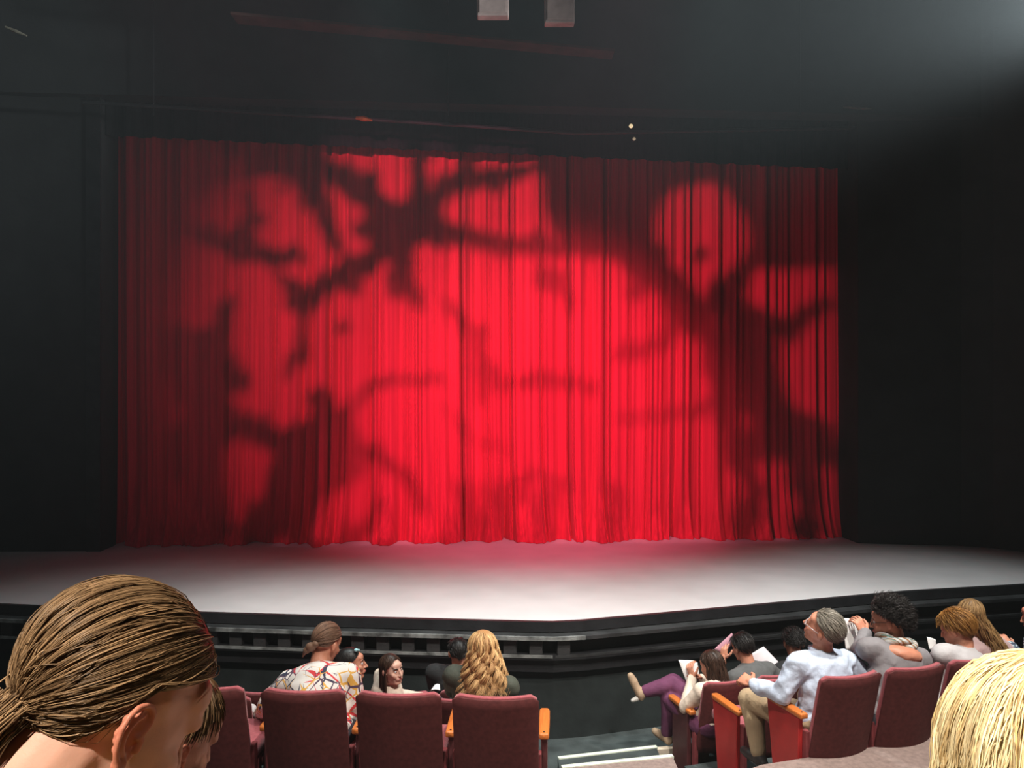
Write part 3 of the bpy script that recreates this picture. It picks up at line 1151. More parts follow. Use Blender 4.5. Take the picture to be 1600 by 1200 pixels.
def hair(name, parent, c, R, s, m, style, n=500, r=.0022, seg=9, thick=.06, front=.60, back=-.62, seed=1, **kw):
    rng = np.random.default_rng(seed)
    c = np.array(c, float)
    S = seg
    t = np.linspace(0, 1, S)
    d0 = roots(n, front, back, rng)
    rnd = rng.uniform(0, 1, n)
    clump = np.round(np.arctan2(d0[:, 0], d0[:, 1]) * 9)           # locks share a tone
    rnd = np.clip(.55 * rnd + .45 * ((np.sin(clump * 12.9898 + seed) * 43758.5453) % 1), 0, 1)
    lay = rng.uniform(0, 1, n)
    ms = [cap_mesh(c, R, s, thick * .75, front, back, kw.get('puff'))]
    if style == 'gather':
        g = np.array(kw['gather'], float)
        g /= np.linalg.norm(g)
        om = np.arccos(np.clip(d0 @ g, -.999, .999))[:, None]
        ln = kw.get('length', .8) * rng.uniform(.7, 1.1, n)[:, None]
        # start near the root, run along the scalp to the gather point
        tt = np.clip(t[None, :] * ln, 0, 1)
        a = (np.sin((1 - tt) * om) / np.sin(om))[..., None] * d0[:, None, :] + (np.sin(tt * om) / np.sin(om))[..., None] * g
        wob = rng.normal(0, kw.get('wob', .02), (n, 1, 3)) * np.sin(t * PI)[None, :, None]
        a = a + wob
        a /= np.linalg.norm(a, axis=2, keepdims=True)
        pa = np.arctan2(a[..., 0], a[..., 1])
        lm = hair_limit(pa, front, back) + .03 + .05 * rng.uniform(0, 1, (n, 1)) * (np.abs(pa) < 2.2)
        hold = np.clip(1.2 - tt, 0, 1)
        lowz = a[..., 2] < lm
        a[..., 2] = np.where(lowz & (np.abs(pa) < 2.35), lm, a[..., 2])
        a /= np.linalg.norm(a, axis=2, keepdims=True)
        rad = 1 + thick * (.72 + .5 * lay[:, None]) * np.minimum(1, .35 + t * 4)[None, :]
        rad = rad + kw.get('fly', 0) * (rng.uniform(0, 1, (n, 1)) > .93) * rng.uniform(0, 1, (n, 1)) * np.sin(t * PI)[None, :]
        loc = CC + a * CR * rad[..., None]
        pth = c + (loc * s) @ R.T
    elif style == 'fall':
        # hair runs down the skull from the crown, then hangs
        L = kw['length']
        ph = np.arctan2(d0[:, 0], d0[:, 1])
        part = kw.get('part', .0)
        th0 = np.arccos(np.clip(d0[:, 2], -1, 1))
        th1 = kw.get('th1', 1.75)
        k = t[None, :] * (1.0 + 0 * ph[:, None])
        if kw.get('layer'):
            k = k * np.where(lay > .45, rng.uniform(.32, 1.0, n), 1.0)[:, None]
        split = .45
        th = th0[:, None] + (np.maximum(th1, th0 + .1)[:, None] - th0[:, None]) * np.clip(k / split, 0, 1)
        # swing face-side strands to the side of the face
        ph_t = ph[:, None] + np.sign(ph)[:, None] * np.clip(kw.get('face', 1.25) - np.abs(ph), 0, 2)[:, None] * np.clip(k / split, 0, 1) ** .8
        ph_t = ph_t + kw.get('sweep', 0) * np.clip(k / split, 0, 1)
        a = np.stack([np.sin(th) * np.sin(ph_t), np.sin(th) * np.cos(ph_t), np.cos(th)], -1)
        rad = 1 + thick * (.5 + .6 * lay[:, None]) * np.minimum(1, .35 + k * 5) + kw.get('body', .0) * np.clip(k / split, 0, 1)
        loc = CC + a * CR * rad[..., None]
        pth = c + (loc * s) @ R.T
        hang = np.clip((k - split) / (1 - split), 0, 1)[..., None] * (L * rng.uniform(.65, 1.0, n) * (1 if not kw.get('layer') else (1.05 - .45 * lay)))[:, None, None]
        # beyond the skull: straight down with some flare
        out = (a * np.array((1, 1, 0))) @ R.T
        fl = kw.get('flare', .10)
        pth = pth + np.array(kw.get('down', (0, 0, -1.0))) * hang + out * fl * hang + np.array(kw.get('drift', (0, 0, 0))) * hang
        lk = np.round(ph * 5 + np.floor(lay * 4) * 31).astype(int)
        lv = np.stack([np.sin(lk * 7.13 + seed), np.sin(lk * 3.71 + 2 * seed), .6 * np.sin(lk * 5.37)], -1)
        pth = pth + lv[:, None, :] * (kw.get('lock', .008) * (k ** 1.5))[..., None] + rng.normal(0, kw.get('stray', .003), (n, 1, 3)) * (k ** 2)[..., None]
        fz = kw.get('frizz', .0012)
        pth = pth + fz * np.sin(k[..., None] * rng.uniform(8, 20, (n, 1, 3)) + rng.uniform(0, 6, (n, 1, 3)))
        wv = kw.get('wave', 0)
        if wv:
            pa = np.round(ph * 4)[:, None] * 1.9 + seed
            fr = kw.get('freq', 26)
            amp = wv * np.clip(k / split, 0, 1.4)
            pth[..., 0] += amp * np.sin(hang[..., 0] * fr * 2 + pa)
            pth[..., 1] += amp * np.cos(hang[..., 0] * fr * 2 + pa)
    else:                                               # short: combed tufts
        L = kw.get('length', .05)
        flow = np.array(kw.get('flow', (0, -1, -.6)), float)
        curl = kw.get('curl', 0)
        tg = flow - d0 * (d0 @ flow)[:, None]
        tg /= np.maximum(.15, np.linalg.norm(tg, axis=1, keepdims=True))
        lift = kw.get('lift', .25)
        base = CC + d0 * CR * (1 + thick * (.3 + .6 * lay[:, None]))
        if kw.get('puff') is not None:
            base = base + d0 * CR * (kw['puff'](d0)[:, None])
        step = t[None, :, None] * L * rng.uniform(.6, 1.2, n)[:, None, None]
        bend = d0[:, None, :] * (lift * step - 3.2 * step * step)
        loc = base[:, None, :] + tg[:, None, :] * step + bend
        if curl:
            pa = rng.uniform(0, 6, n)[:, None]
            loc[..., 0] += curl * np.sin(t[None, :] * 9 + pa)
            loc[..., 2] += curl * np.cos(t[None, :] * 9 + pa)
            loc[..., 1] += curl * np.sin(t[None, :] * 7 + pa * 2)
        pth = c + (loc * s) @ R.T
    rr_ = r * (.6 + .6 * rng.uniform(size=(n, 1))) * (1 - .75 * t[None, :] ** 2)
    ms.append(tubes('strands', pth, rr_, rnd))
    for e in kw.get('extra', []):
        ms.append(e)
    return link(name, join_meshes(ms, name), m, parent)


def bun(prims, voxel=.005):
    me = remesh(prims, voxel, 2)
    at = me.attributes.new('rnd', 'FLOAT', 'POINT')
    at.data.foreach_set('value', np.full(len(me.vertices), .4, np.float32))
    return me


def paper(name, corners, label, m='paper', curl=.012, cat='paper', fold=False, th=.0012):
    """a sheet given by its four corners (bottom-left, bottom-right, top-right, top-left), gently bowed"""
    a, b, c, d = [Vector(x) for x in corners]
    n = (b - a).cross(d - a).normalized()
    K = 8
    v = []
    for side in (0, 1):
        for j in range(K + 1):
            for i in range(K + 1):
                u, t = i / K, j / K
                p = (a * (1 - u) + b * u) * (1 - t) + (d * (1 - u) + c * u) * t
                bow = curl * math.sin(u * PI) - (curl * 2.2 * abs(u - .5) if fold else 0)
                v.append(p + n * (bow + side * th))
    N = (K + 1) ** 2
    f = []
    for j in range(K):
        for i in range(K):
            q = [j * (K + 1) + i, j * (K + 1) + i + 1, (j + 1) * (K + 1) + i + 1, (j + 1) * (K + 1) + i]
            f.append(tuple(reversed(q)))
            f.append(tuple(x + N for x in q))
    for i in range(K):
        for (p, q) in ((i, i + 1), (K * (K + 1) + i + 1, K * (K + 1) + i)):
            f.append((p, q, q + N, p + N))
        for (p, q) in (((i + 1) * (K + 1), i * (K + 1)), (i * (K + 1) + K, (i + 1) * (K + 1) + K)):
            f.append((p, q, q + N, p + N))
    o = MB().add(v, f).build(name, MATS[m], None, smooth=True)
    tag(o, label, cat)
    return o


def person(label, head, hrot, pelvis, yaw, skin_m, top_m, leg_m, hs=.95, sleeve=2.0, arms=None, legs=None, floor=0.0, group=None,
           voxel=.010, head_voxel=.0068, shoulder=.175, bulk=1.0, neckline=0.0, face=None, shoe_m='shoe_dark', hands=('L', 'R'), skirt=False, ear=True, legs_on=True, collar=False, roll_sh=0.0, hand_opts=None, extra_skin=None, leg_vox=2.2, top_vox=1.35, fold=.003):
    """seated figure: one continuous skin mesh, clothes as children; returns (root, head centre, head rotation)"""
    head = np.array(head, float)
    pel = np.array(pelvis, float)
    R = rotm(*hrot)
    B = rotm(yaw)
    Fw, Rt, Up = B[:, 1], B[:, 0], np.array((0, 0, 1.))
    root = empty('person', (pel[0], pel[1], floor))
    off = -np.array((pel[0], pel[1], floor))
    neck_top = head + R @ (np.array((0, -.022, -.075)) * hs)
    down = (pel - neck_top) / np.linalg.norm(pel - neck_top)
    nb = neck_top + (.55 * down + .45 * (R @ np.array((0, -.15, -1)))) * .085 * hs      # neck base
    sp = pel - nb
    Ls = np.linalg.norm(sp)
    spn = -sp / Ls
    fw = Fw - spn * Fw.dot(spn)
    fw /= np.linalg.norm(fw)
    rt = np.cross(fw, spn)
    Rs = np.stack([rt, fw, spn], 1)
    bow = lambda k: -fw * .035 * math.sin(k * PI)
    at = lambda k: nb + sp * k + bow(k)
    rr2 = rt * math.cos(roll_sh) + spn * math.sin(roll_sh)
    shL = nb - spn * .055 * hs - rr2 * shoulder
    shR = nb - spn * .055 * hs + rr2 * shoulder
    k = bulk

    def torso(e, neckcut=0.0):
        t = [ell(pel, (.165 * k + e, .125 * k + e, .12 + e), Rs), ell(at(.72), (.150 * k + e, .112 * k + e, .13 + e), Rs), ell(at(.45), (.158 * k + e, .112 * k + e, .15 + e), Rs),
             ell(at(.25), (.165 * k + e, .105 * k + e, .12 + e), Rs),
             cap(shL, .056 * k + e, at(.14), .075 + e), cap(shR, .056 * k + e, at(.14), .075 + e)]
        if not neckcut:
            t += [cap(nb - spn * .02, .066 + e, shL * .5 + nb * .5 - spn * .02, .056 + e), cap(nb - spn * .02, .066 + e, shR * .5 + nb * .5 - spn * .02, .056 + e)]
        return t
    neck = [cap(nb - spn * .03, .062 * hs, neck_top, .054 * hs), cap(neck_top, .054 * hs, head + R @ (np.array((0, -.015, -.03)) * hs), .056 * hs)]
    arms = arms or {}
    ua, fa = .27, .245
    limb = {}
    for sd, sh, sg in (('L', shL, -1), ('R', shR, 1)):
        tgt = arms.get(sd, {}).get('hand', pel + Fw * .30 + Rt * sg * .09 + Up * .10)
        pole = arms.get(sd, {}).get('pole', Rt * sg * .8 - Up * .6 - Fw * .3)
        if 'elbow' in arms.get(sd, {}):
            el = np.array(arms[sd]['elbow'], float)
            wr_ = np.array(tgt, float)
        else:
            el, wr_ = ik(sh, tgt, ua, fa, pole)
        limb[sd] = (sh, el, wr_)

    def arm(sd, e, upto=2.0):
        sh, el, wr_ = limb[sd]
        if upto <= 1:
            return [cap(sh, .050 * k + e, sh + (el - sh) * upto, .044 * k + e)]
        u = upto - 1
        m_ = el + (wr_ - el) * u
        return [cap(sh, .050 * k + e, el, .040 * k + e), cap(el, .039 * k + e, m_, (.039 - .012 * u) * k + e)]
    legs = legs or {}
    lg = {}
    for sd, sg in (('L', -1), ('R', 1)):
        hp = pel + Rt * sg * .085 + Fw * .02 - Up * .02
        kn = np.array(legs.get(sd, {}).get('knee', hp + Fw * .41 + Rt * sg * .03 + Up * .03), float)
        an = np.array(legs.get(sd, {}).get('ankle', np.array((kn[0], kn[1], floor + .085)) + Fw * .01), float)
        td = np.array(legs.get(sd, {}).get('toe', Fw), float)
        lg[sd] = (hp, kn, an, td / np.linalg.norm(td))

    def leg(sd, e, ank=1.0):
        hp, kn, an, _ = lg[sd]
        a2 = kn + (an - kn) * ank
        calf = kn + (an - kn) * .32 - (np.cross(np.cross(an - kn, Fw), an - kn) / max(1e-6, np.linalg.norm(an - kn) ** 2)) * .02
        return [cap(hp, .085 * k + e, kn, .058 + e), cap(kn, .056 + e, calf, .054 + e), cap(calf, .054 + e, a2, .036 + e)]
    # --- skin: whole body
    body = torso(0) + neck + arm('L', 0) + arm('R', 0)
    if legs_on:
        body += leg('L', 0) + leg('R', 0)
    if extra_skin:
        body += extra_skin(nb, rt, fw, spn, Rs)
    parts = [remesh([shift(p, off) for p in body], voxel * 1.5, 3)]
    parts.append(remesh([shift(p, off) for p in head_prims(head, R, hs, ear) + neck], head_voxel, 6))
    ho = hand_opts or {}
    for sd, sg in (('L', -1), ('R', 1)):
        if sd in hands:
            sh, el, wr_ = limb[sd]
            d = ho.get(sd, {}).get('d', wr_ - el)
            bk = ho.get(sd, {}).get('back', Up + .2 * Fw)
            parts.append(remesh([shift(p, off) for p in hand_prims(wr_, d, bk, hs, ho.get(sd, {}).get('curl', 25), -sg)], .0042 if sd in ho else .0065, 2))
    me = join_meshes(parts, 'body')
    link('body', me, MATS[skin_m], root)
    # --- clothes
    e = .014
    tp = torso(e, neckline) + arm('L', e, sleeve) + arm('R', e, sleeve)
    link('top', wrinkle(remesh([shift(p, off) for p in tp], voxel * top_vox, 4), fold), MATS[top_m], root)
    if legs_on:
        link('trousers', remesh([shift(p, off) for p in [ell(pel - Up * .005, (.172 * k + e, .132 * k + e, .115 + e), B)] + leg('L', .016, .93) + leg('R', .016, .93)], voxel * leg_vox, 4), MATS[leg_m], root)
        for sd in ('L', 'R'):
            hp, kn, an, td = lg[sd]
            dn = (an - kn) / np.linalg.norm(an - kn)
            sole = an + dn * .062
            pr = [cap(an, .043, an + dn * .03 - td * .012, .042), cap(an + dn * .04 - td * .03, .034, sole + td * .13 - dn * .03, .033), cap(sole + td * .10 - dn * .03, .036, sole + td * .16 - dn * .032, .028)]
            link('shoe', remesh([shift(p, off) for p in pr], .008 * (1 + leg_vox) / 2, 2), MATS[shoe_m], root)
    if collar:
        cpr = []
        for q in range(12):
            a0 = 2 * PI * q / 12
            a1 = 2 * PI * (q + 1) / 12
            f_ = lambda a: nb + spn * .028 + (rt * math.sin(a) * .066 + fw * (math.cos(a) * .066 + .01)) + off
            cpr.append(cap(f_(a0), .013, f_(a1), .013))
        link('collar', remesh(cpr, .005, 2), MATS[top_m], root)
    if face:
        for sx in (-1, 1):
            ec = head + R @ (np.array((sx * .031, .0772, .004)) * hs) + off
            eye = link('eye', prim_obj([ell(ec, .0112 * hs)]), MATS['eye_white'], root)
            link('iris', prim_obj([ell(ec + R @ (np.array((0, .0048, 0)) * hs), .0072 * hs)]), MATS['iris_dark'], eye)
            b0 = head + R @ (np.array((sx * .018, .094, .026)) * hs) + off
            b1 = head + R @ (np.array((sx * .036, .090, .030)) * hs) + off
            b2 = head + R @ (np.array((sx * .048, .077, .025)) * hs) + off
            link('eyebrow', prim_obj(chain([b0, b1, b2], [.0036, .0034, .002])), MATS['brow'], root)
        lp = [head + R @ (np.array(q) * hs) + off for q in ((-.021, .090, -.062), (-.008, .0995, -.060), (.008, .0995, -.060), (.021, .090, -.062))]
        link('lips', prim_obj(chain(lp, [.003, .0062, .0062, .003])), MATS['lips'], root)
    tag(root, label, 'person', group)
    return root, head + off, R, dict(nb=nb, shL=shL, shR=shR, limb=limb, lg=lg, rt=rt, fw=fw, spn=spn, off=off, at=at)


def wrinkle(me, amp):
    n = len(me.vertices)
    co = np.empty(n * 3, np.float32)
    no = np.empty(n * 3, np.float32)
    me.vertices.foreach_get('co', co)
    me.vertex_normals.foreach_get('vector', no)
    co, no = co.reshape(-1, 3), no.reshape(-1, 3)
    a = np.sin(co @ np.array((31., 17., 26.)) + 2.2 * np.sin(co @ np.array((-11., 19., 13.))))
    b = np.sin(co @ np.array((-44., 21., 37.)) + 1.7 * np.sin(co @ np.array((17., 9., -23.))))
    c = np.sin(co @ np.array((9., -30., 62.)) + 1.4 * np.sin(co @ np.array((27., -15., 8.))))
    d = amp * (np.maximum(a, -.2) + .6 * np.maximum(b, -.3) + .5 * np.maximum(c, 0))
    co = co + no * d[:, None]
    me.vertices.foreach_set('co', co.astype(np.float32).ravel())
    me.update()
    return me


def shift(p, o):
    if p[0] == 'e':
        return ('e', p[1] + o, p[2], p[3])
    return ('c', p[1] + o, p[2], p[3] + o, p[4])


def prim_obj(prims):
    v, f = prim_mesh(prims)
    return mesh_np('p', v, f)


mat('eye_white', (.8, .78, .76), .25, .02)
mat('iris_dark', (.03, .018, .012), .15, .1)
mat('brow', (.03, .018, .014), .7, .2)
mat('lips', (.42, .13, .12), .45, .08)
mat('shoe_dark', (.03, .025, .025), .5, .2)
mat('boot_tan', (.42, .29, .19), .7, .15, 20, .1, 100)
mat('sole_pale', (.55, .52, .48), .6, .1)
# ------------------------------------------------------------------ the audience
skin('skin_fair', (.74, .44, .34))
skin('skin_warm', (.58, .25, .16))
skin('skin_tan', (.42, .19, .12))
cloth_tex('floral_blouse', [(.82, .78, .74), (.70, .05, .06), (.03, .035, .07), (.75, .42, .08), (.10, .06, .10)], 'floral', 7.5)
cloth_tex('plaid_shirt', [(.10, .14, .18), (.42, .48, .52), (.03, .04, .07)], 'plaid', 12)
cloth_tex('twist_scarf', [(.42, .36, .30), (.10, .26, .24), (.30, .14, .06), (.55, .56, .56)], 'scarf', 6)
mat('trouser_dark', (.04, .04, .05), .8, .2)
mat('trouser_khaki', (.42, .31, .19), .85, .12, 12, .35, 18)
mat('trouser_purple', (.13, .035, .085), .85, .12, 20, .2, 30)
mat('shirt_blue', (.52, .60, .74), .8, .06, 16, .5, 14)
mat('tee_grey', (.10, .10, .10), .9, .12, 20, .3, 22)
mat('top_grey', (.22, .205, .215), .85, .08, 16, .35, 14)
mat('blazer_pale', (.50, .48, .49), .85, .06, 16, .4, 14)
mat('top_olive', (.055, .06, .045), .8, .2, 12, .3, 20)
mat('top_cream', (.68, .56, .46), .85, .08, 20, .3, 24)
mat('top_black', (.015, .015, .016), .9, .2, 20, .2, 24)
mat('top_yellow', (.35, .28, .08), .85, .2, 20, .2, 24)
mat('top_pink', (.50, .34, .33), .85, .1, 20, .2, 24)
mat('clip_teal', (.35, .62, .66), .25, .1)
mat('pearl', (.85, .82, .80), .15, .02)
mat('glass_frame', (.05, .045, .04), .3, .1)
mat('watch_steel', (.75, .78, .82), .25, .05, metal=.5)
H_BROWN = hair_mat('hair_brown', (.035, .018, .008), (.33, .19, .09))
H_DARK = hair_mat('hair_dark', (.008, .005, .004), (.05, .028, .016))
H_LONGDARK = hair_mat('hair_dark_brown', (.012, .006, .004), (.085, .045, .03))
H_BLACK = hair_mat('hair_black', (.006, .005, .005), (.028, .022, .020))
H_GREY = hair_mat('hair_grey', (.10, .085, .065), (.42, .38, .32))
H_AUBURN = hair_mat('hair_auburn', (.14, .055, .012), (.46, .22, .055))
H_GOLD = hair_mat('hair_gold', (.30, .12, .04), (.95, .64, .30))
H_LIGHT = hair_mat('hair_light_brown', (.10, .05, .02), (.50, .29, .12))
H_BLOND = hair_mat('hair_blond', (.50, .32, .12), (.96, .84, .54), rough=.55, spec=.25)
H_MID = hair_mat('hair_mid_brown', (.07, .035, .022), (.36, .21, .14))

# ---- left block: woman in the floral blouse
hp = P(510, 1006, 4.86)
r, hc, R, J = person('woman in white floral blouse with pinned brown hair, leaning forward in her seat', hp, (-28, -22, 6), (-1.10, 4.62, 1.12), -6, 'skin_warm', 'floral_blouse', 'trouser_dark', hs=.98, floor=LA_Z,
                     shoulder=.19, bulk=1.1, roll_sh=-.10, arms={'R': dict(elbow=P(557, 1098, 4.72), hand=P(552, 1150, 4.80)), 'L': dict(elbow=P(418, 1098, 4.80), hand=P(409, 1122, 5.0))}, collar=True, group='people in the left block')
b0 = np.array(hc) + R @ np.array((-.02, -.105, -.035))
hair('hair', r, hc, R, .98, H_MID, 'gather', n=700, r=.0026, thick=.12, gather=(-.25, -.86, -.42), length=1.0, seed=3, front=.55,
     extra=[bun([ell(b0, (.035, .028, .030)), ell(b0 + np.array((.03, -.004, .018)), (.024, .022, .022)), ell(b0 + np.array((-.026, 0, -.02)), (.022, .02, .022)), cap(b0 + np.array((-.03, 0, -.02)), .014, b0 + np.array((-.05, .0, -.06)), .005)])])

# ---- girl with hair clip, profile to the right (front row)
hp = P(549, 1038, 6.0)
r, hc, R, J = person('dark haired girl with a hair clip, in profile facing right', hp, (-80, 4, -4), (-1.30, 6.22, .50), -30, 'skin_warm', 'top_black', 'trouser_dark', hs=1.0, floor=0.0, face=True, head_voxel=.004, shoulder=.15, bulk=.85, group='people in the left block')
hair('hair', r, hc, R, 1.0, H_BLACK, 'fall', n=420, r=.003, thick=.08, length=.16, seed=4, front=.62, face=1.5, flare=.0)
cl = hc + R @ np.array((.055, .045, .112))
link('hair_clip', prim_obj([ell(cl, (.018, .012, .014)), ell(cl + np.array((.02, -.01, .004)), (.010, .009, .009))]), MATS['clip_teal'], r)

# ---- girl looking back over her shoulder
hp = P(612, 1046, 5.25)
r, hc, R, J = person('girl with long straight brown hair looking back towards the camera', hp, (-128, 2, 4), (-.84, 5.45, .80), -55, 'skin_fair', 'top_cream', 'trouser_dark', hs=.80, floor=LB_Z, face=True, head_voxel=.004, shoulder=.14, bulk=.8, group='people in the left block')
hair('hair', r, hc, R, .80, H_LONGDARK, 'fall', n=700, r=.0026, seg=10, thick=.07, length=.30, seed=5, front=.66, face=1.35, flare=-.05, body=.02)

# ---- woman with long wavy blonde hair
hp = P(754, 1016, 5.32)
r, hc, R, J = person('woman with long wavy blonde hair in a dark olive top', hp, (14, -6, 0), (-.27, 5.44, .82), 0, 'skin_fair', 'top_olive', 'trouser_dark', hs=1.0, floor=LB_Z, shoulder=.19, bulk=1.05, group='people in the left block')
hair('hair', r, hc, R, 1.02, H_GOLD, 'fall', n=950, r=.0034, seg=16, thick=.14, length=.30, seed=6, front=.55, face=1.7, flare=.30, wave=.014, freq=24, body=.06)

# ---- dark head half hidden behind her
hp = P(716, 1020, 6.05)
r, hc, R, J = person('person with short dark hair half hidden behind the blonde woman', hp, (10, 0, 0), (-.50, 6.22, .52), 0, 'skin_warm', 'top_black', 'trouser_dark', hs=.9, floor=0.0, group='people in the left block')
hair('hair', r, hc, R, .9, H_BLACK, 'short', n=260, r=.003, thick=.1, length=.05, seed=7)
paper('programme', [P(673, 1079, 5.75), P(688, 1079, 5.75), P(687, 1070, 5.78), P(679, 1071, 5.78)], 'corner of a white paper above the empty seat, left block', th=.004)
# pale cloth on the armrest at left
pc = P(388, 1110, 5.35)
o = link('folded_jacket', remesh([ell(pc, (.05, .09, .03)), ell(pc + Vector((.0, .05, -.03)), (.055, .06, .035)), ell(pc + Vector((-.02, -.03, -.04)), (.05, .08, .03)), cap(pc + Vector((-.03, 0, -.02)), .03, pc + Vector((-.05, .05, -.14)), .025)], .008, 3), mat('pale_cloth', (.55, .52, .52), .9, .1, 20, .4, 20))
tag(o, 'pale grey cloth lying over the armrest left of the floral blouse', 'cloth')

# ---- right block, front row: woman in purple trousers
hp = P(1112, 1040, 6.32)
nk = P(1052, 1066, 6.62)
an = P(1006, 1081, 6.62)
r, hc, R, J = person('woman with long dark hair, purple trousers and tan boots, legs crossed', hp, (38, -18, -4), (1.56, 6.24, .50), 28, 'skin_warm', 'top_cream', 'trouser_purple', hs=.95, leg_vox=1.0, floor=0.0, shoulder=.16, bulk=.9, shoe_m='boot_tan',
                     arms={'L': dict(elbow=P(1070, 1106, 6.28), hand=P(1082, 1060, 6.46)), 'R': dict(hand=P(1096, 1060, 6.55))},
                     legs={'R': dict(knee=nk, ankle=an, toe=(-.50, .1, .86)), 'L': dict(knee=P(1045, 1090, 6.60), ankle=P(1042, 1148, 6.62))},
                     hand_opts={'L': dict(d=(-.2, .3, .9), back=(-.8, -.5, 0))}, group='people in the right block')
hair('hair', r, hc, R, .95, H_LONGDARK, 'fall', n=700, r=.003, seg=12, thick=.10, length=.24, seed=8, front=.6, face=1.6, flare=.05, wave=.005, freq=18, drift=(.18, -.1, 0))
# boot heel and sole
td = np.array((-.50, .1, .86))
td /= np.linalg.norm(td)
dn = np.array(an) - np.array(nk)
dn /= np.linalg.norm(dn)
sl = np.array(an) + dn * .075 + np.array(J['off'])
link('boot_heel', remesh([cap(sl - td * .035, .022, sl - td * .038 + dn * .045, .016)], .006, 1), MATS['sole_pale'], r)
paper('programme', [P(1076, 1066, 6.50), P(1094, 1062, 6.58), P(1088, 1032, 6.62), P(1063, 1031, 6.52)], 'white folded papers held by the woman in purple trousers', fold=True, curl=.02)
paper('programme', [P(1080, 1064, 6.52), P(1096, 1058, 6.62), P(1092, 1034, 6.66), P(1068, 1040, 6.56)], 'inner white sheet of the papers held by the woman in purple trousers', fold=True, curl=.015)

# ---- man in dark grey T-shirt
hp = P(1160, 1012, 6.50)
r, hc, R, J = person('person in a dark grey T-shirt with short black hair, reading a pink booklet', hp, (24, -14, -8), (1.98, 6.36, .50), 20, 'skin_warm', 'tee_grey', 'trouser_dark', hs=.95, floor=0.0, sleeve=.7, shoulder=.165, bulk=.95,
                     arms={'L': dict(hand=P(1131, 1030, 6.72), pole=(-.4, -.2, -.9)), 'R': dict(hand=P(1196, 1048, 6.72))},
                     hand_opts={'L': dict(d=(0, .2, 1), back=(-.6, -.8, 0))}, group='people in the right block')
hair('hair', r, hc, R, .95, H_BLACK, 'short', n=600, r=.0026, thick=.12, length=.05, seed=9, flow=(0, -.6, -1), back=-.55)
paper('booklet', [P(1116, 1014, 6.74), P(1132, 1024, 6.76), P(1148, 997, 6.80), P(1143, 989, 6.80)], 'pink booklet held up by the person in the dark grey T-shirt', 'pink_paper', th=.004, cat='booklet')
paper('programme', [P(1194, 1054, 6.62), P(1218, 1036, 6.66), P(1193, 1010, 6.74), P(1170, 1024, 6.70)], 'open pale sheet of paper right of the dark grey T-shirt', 'paper_shade')

# ---- dark head in shadow
hp = P(1240, 1006, 6.75)
r, hc, R, J = person('dark haired person in dark clothes half hidden by the man in the blue shirt', hp, (-5, -20, 0), (2.40, 6.50, .50), 17, 'skin_tan', 'top_black', 'trouser_dark', hs=.98, floor=0.0, group='people in the right block')
hair('hair', r, hc, R, .98, H_BLACK, 'short', n=400, r=.003, thick=.16, length=.06, seed=10, curl=.008)

# ---- man in the light blue shirt
hp = P(1287, 983, 4.98)
kL = P(1170, 1092, 5.40)
r, hc, R, J = person('grey haired man in a light blue shirt and khaki trousers, head tipped back', hp, (52, 24, -16), (1.92, 4.98, 1.06), 24, 'skin_warm', 'shirt_blue', 'trouser_khaki', hs=1.06, leg_vox=1.0, top_vox=1.0, fold=.006, floor=.552, shoulder=.20, bulk=1.12, voxel=.009,
                     sleeve=1.86, collar=True, roll_sh=.0, arms={'L': dict(elbow=P(1222, 1086, 4.93), hand=P(1176, 1068, 5.13)), 'R': dict(hand=P(1330, 1085, 5.3))},
                     legs={'L': dict(knee=kL, ankle=P(1186, 1180, 5.30)), 'R': dict(knee=P(1262, 1090, 5.50), ankle=P(1262, 1170, 5.48))},
                     hand_opts={'L': dict(d=(-.45, .75, .1), back=(-.5, -.2, .8), curl=38)}, group='people in the right block')
hair('hair', r, hc, R, 1.06, H_GREY, 'short', n=1100, r=.0022, thick=.085, length=.055, seed=12, flow=(.1, -1, -.5), lift=.12, front=.56)
# spectacles
g = []
for sx in (-1, 1):
    ring = [hc + R @ (np.array((sx * .032 + .022 * math.cos(a), .098, .004 + .017 * math.sin(a))) * 1.06) for a in np.linspace(0, 2 * PI, 13)]
    g += chain(ring, [.0016] * 13)
    g += [cap(hc + R @ (np.array((sx * .055, .095, .006)) * 1.06), .0016, hc + R @ (np.array((sx * .080, .0, .010)) * 1.06), .0016)]
g += [cap(hc + R @ (np.array((-.01, .100, .006)) * 1.06), .0016, hc + R @ (np.array((.01, .100, .006)) * 1.06), .0016)]
link('spectacles', prim_obj(g), MATS['watch_steel'], r)
wr_ = J['limb']['L'][2] + J['off']
el_ = J['limb']['L'][1] + J['off']
ax = (wr_ - el_) / np.linalg.norm(wr_ - el_)
link('wristwatch', remesh([cap(wr_ - ax * .018, .033, wr_ - ax * .004, .032)], .005, 1), MATS['watch_steel'], r)

# ---- woman in the grey top with a twisted scarf
hp = P(1388, 970, 5.14)
r, hc, R, J = person('woman with curly black hair, grey wide-necked top and twisted scarf', hp, (60, -10, -2), (2.36, 5.05, 1.06), 16, 'skin_warm', 'top_grey', 'trouser_dark', hs=1.0, floor=.552, shoulder=.205, bulk=1.15, voxel=.009, neckline=1.0, head_voxel=.0045, face=True,
                     extra_skin=lambda nb, rt, fw, spn, Rs: [ell(nb - spn * .035 - fw * .050, (.150, .112, .062), Rs)],
                     arms={'L': dict(hand=P(1352, 990, 5.50), pole=(-.6, -.2, -.8))}, hand_opts={'L': dict(d=(-.35, .3, .75), back=(.3, -.9, .3), curl=30)}, group='people in the right block')
hair('hair', r, hc, R, 1.0, H_BLACK, 'short', n=1500, r=.0026, seg=10, thick=.22, length=.075, seed=13, curl=.011, lift=.6, front=.55, back=-.6)
nb, rt, fw, spn, of = J['nb'], J['rt'], J['fw'], J['spn'], J['off']
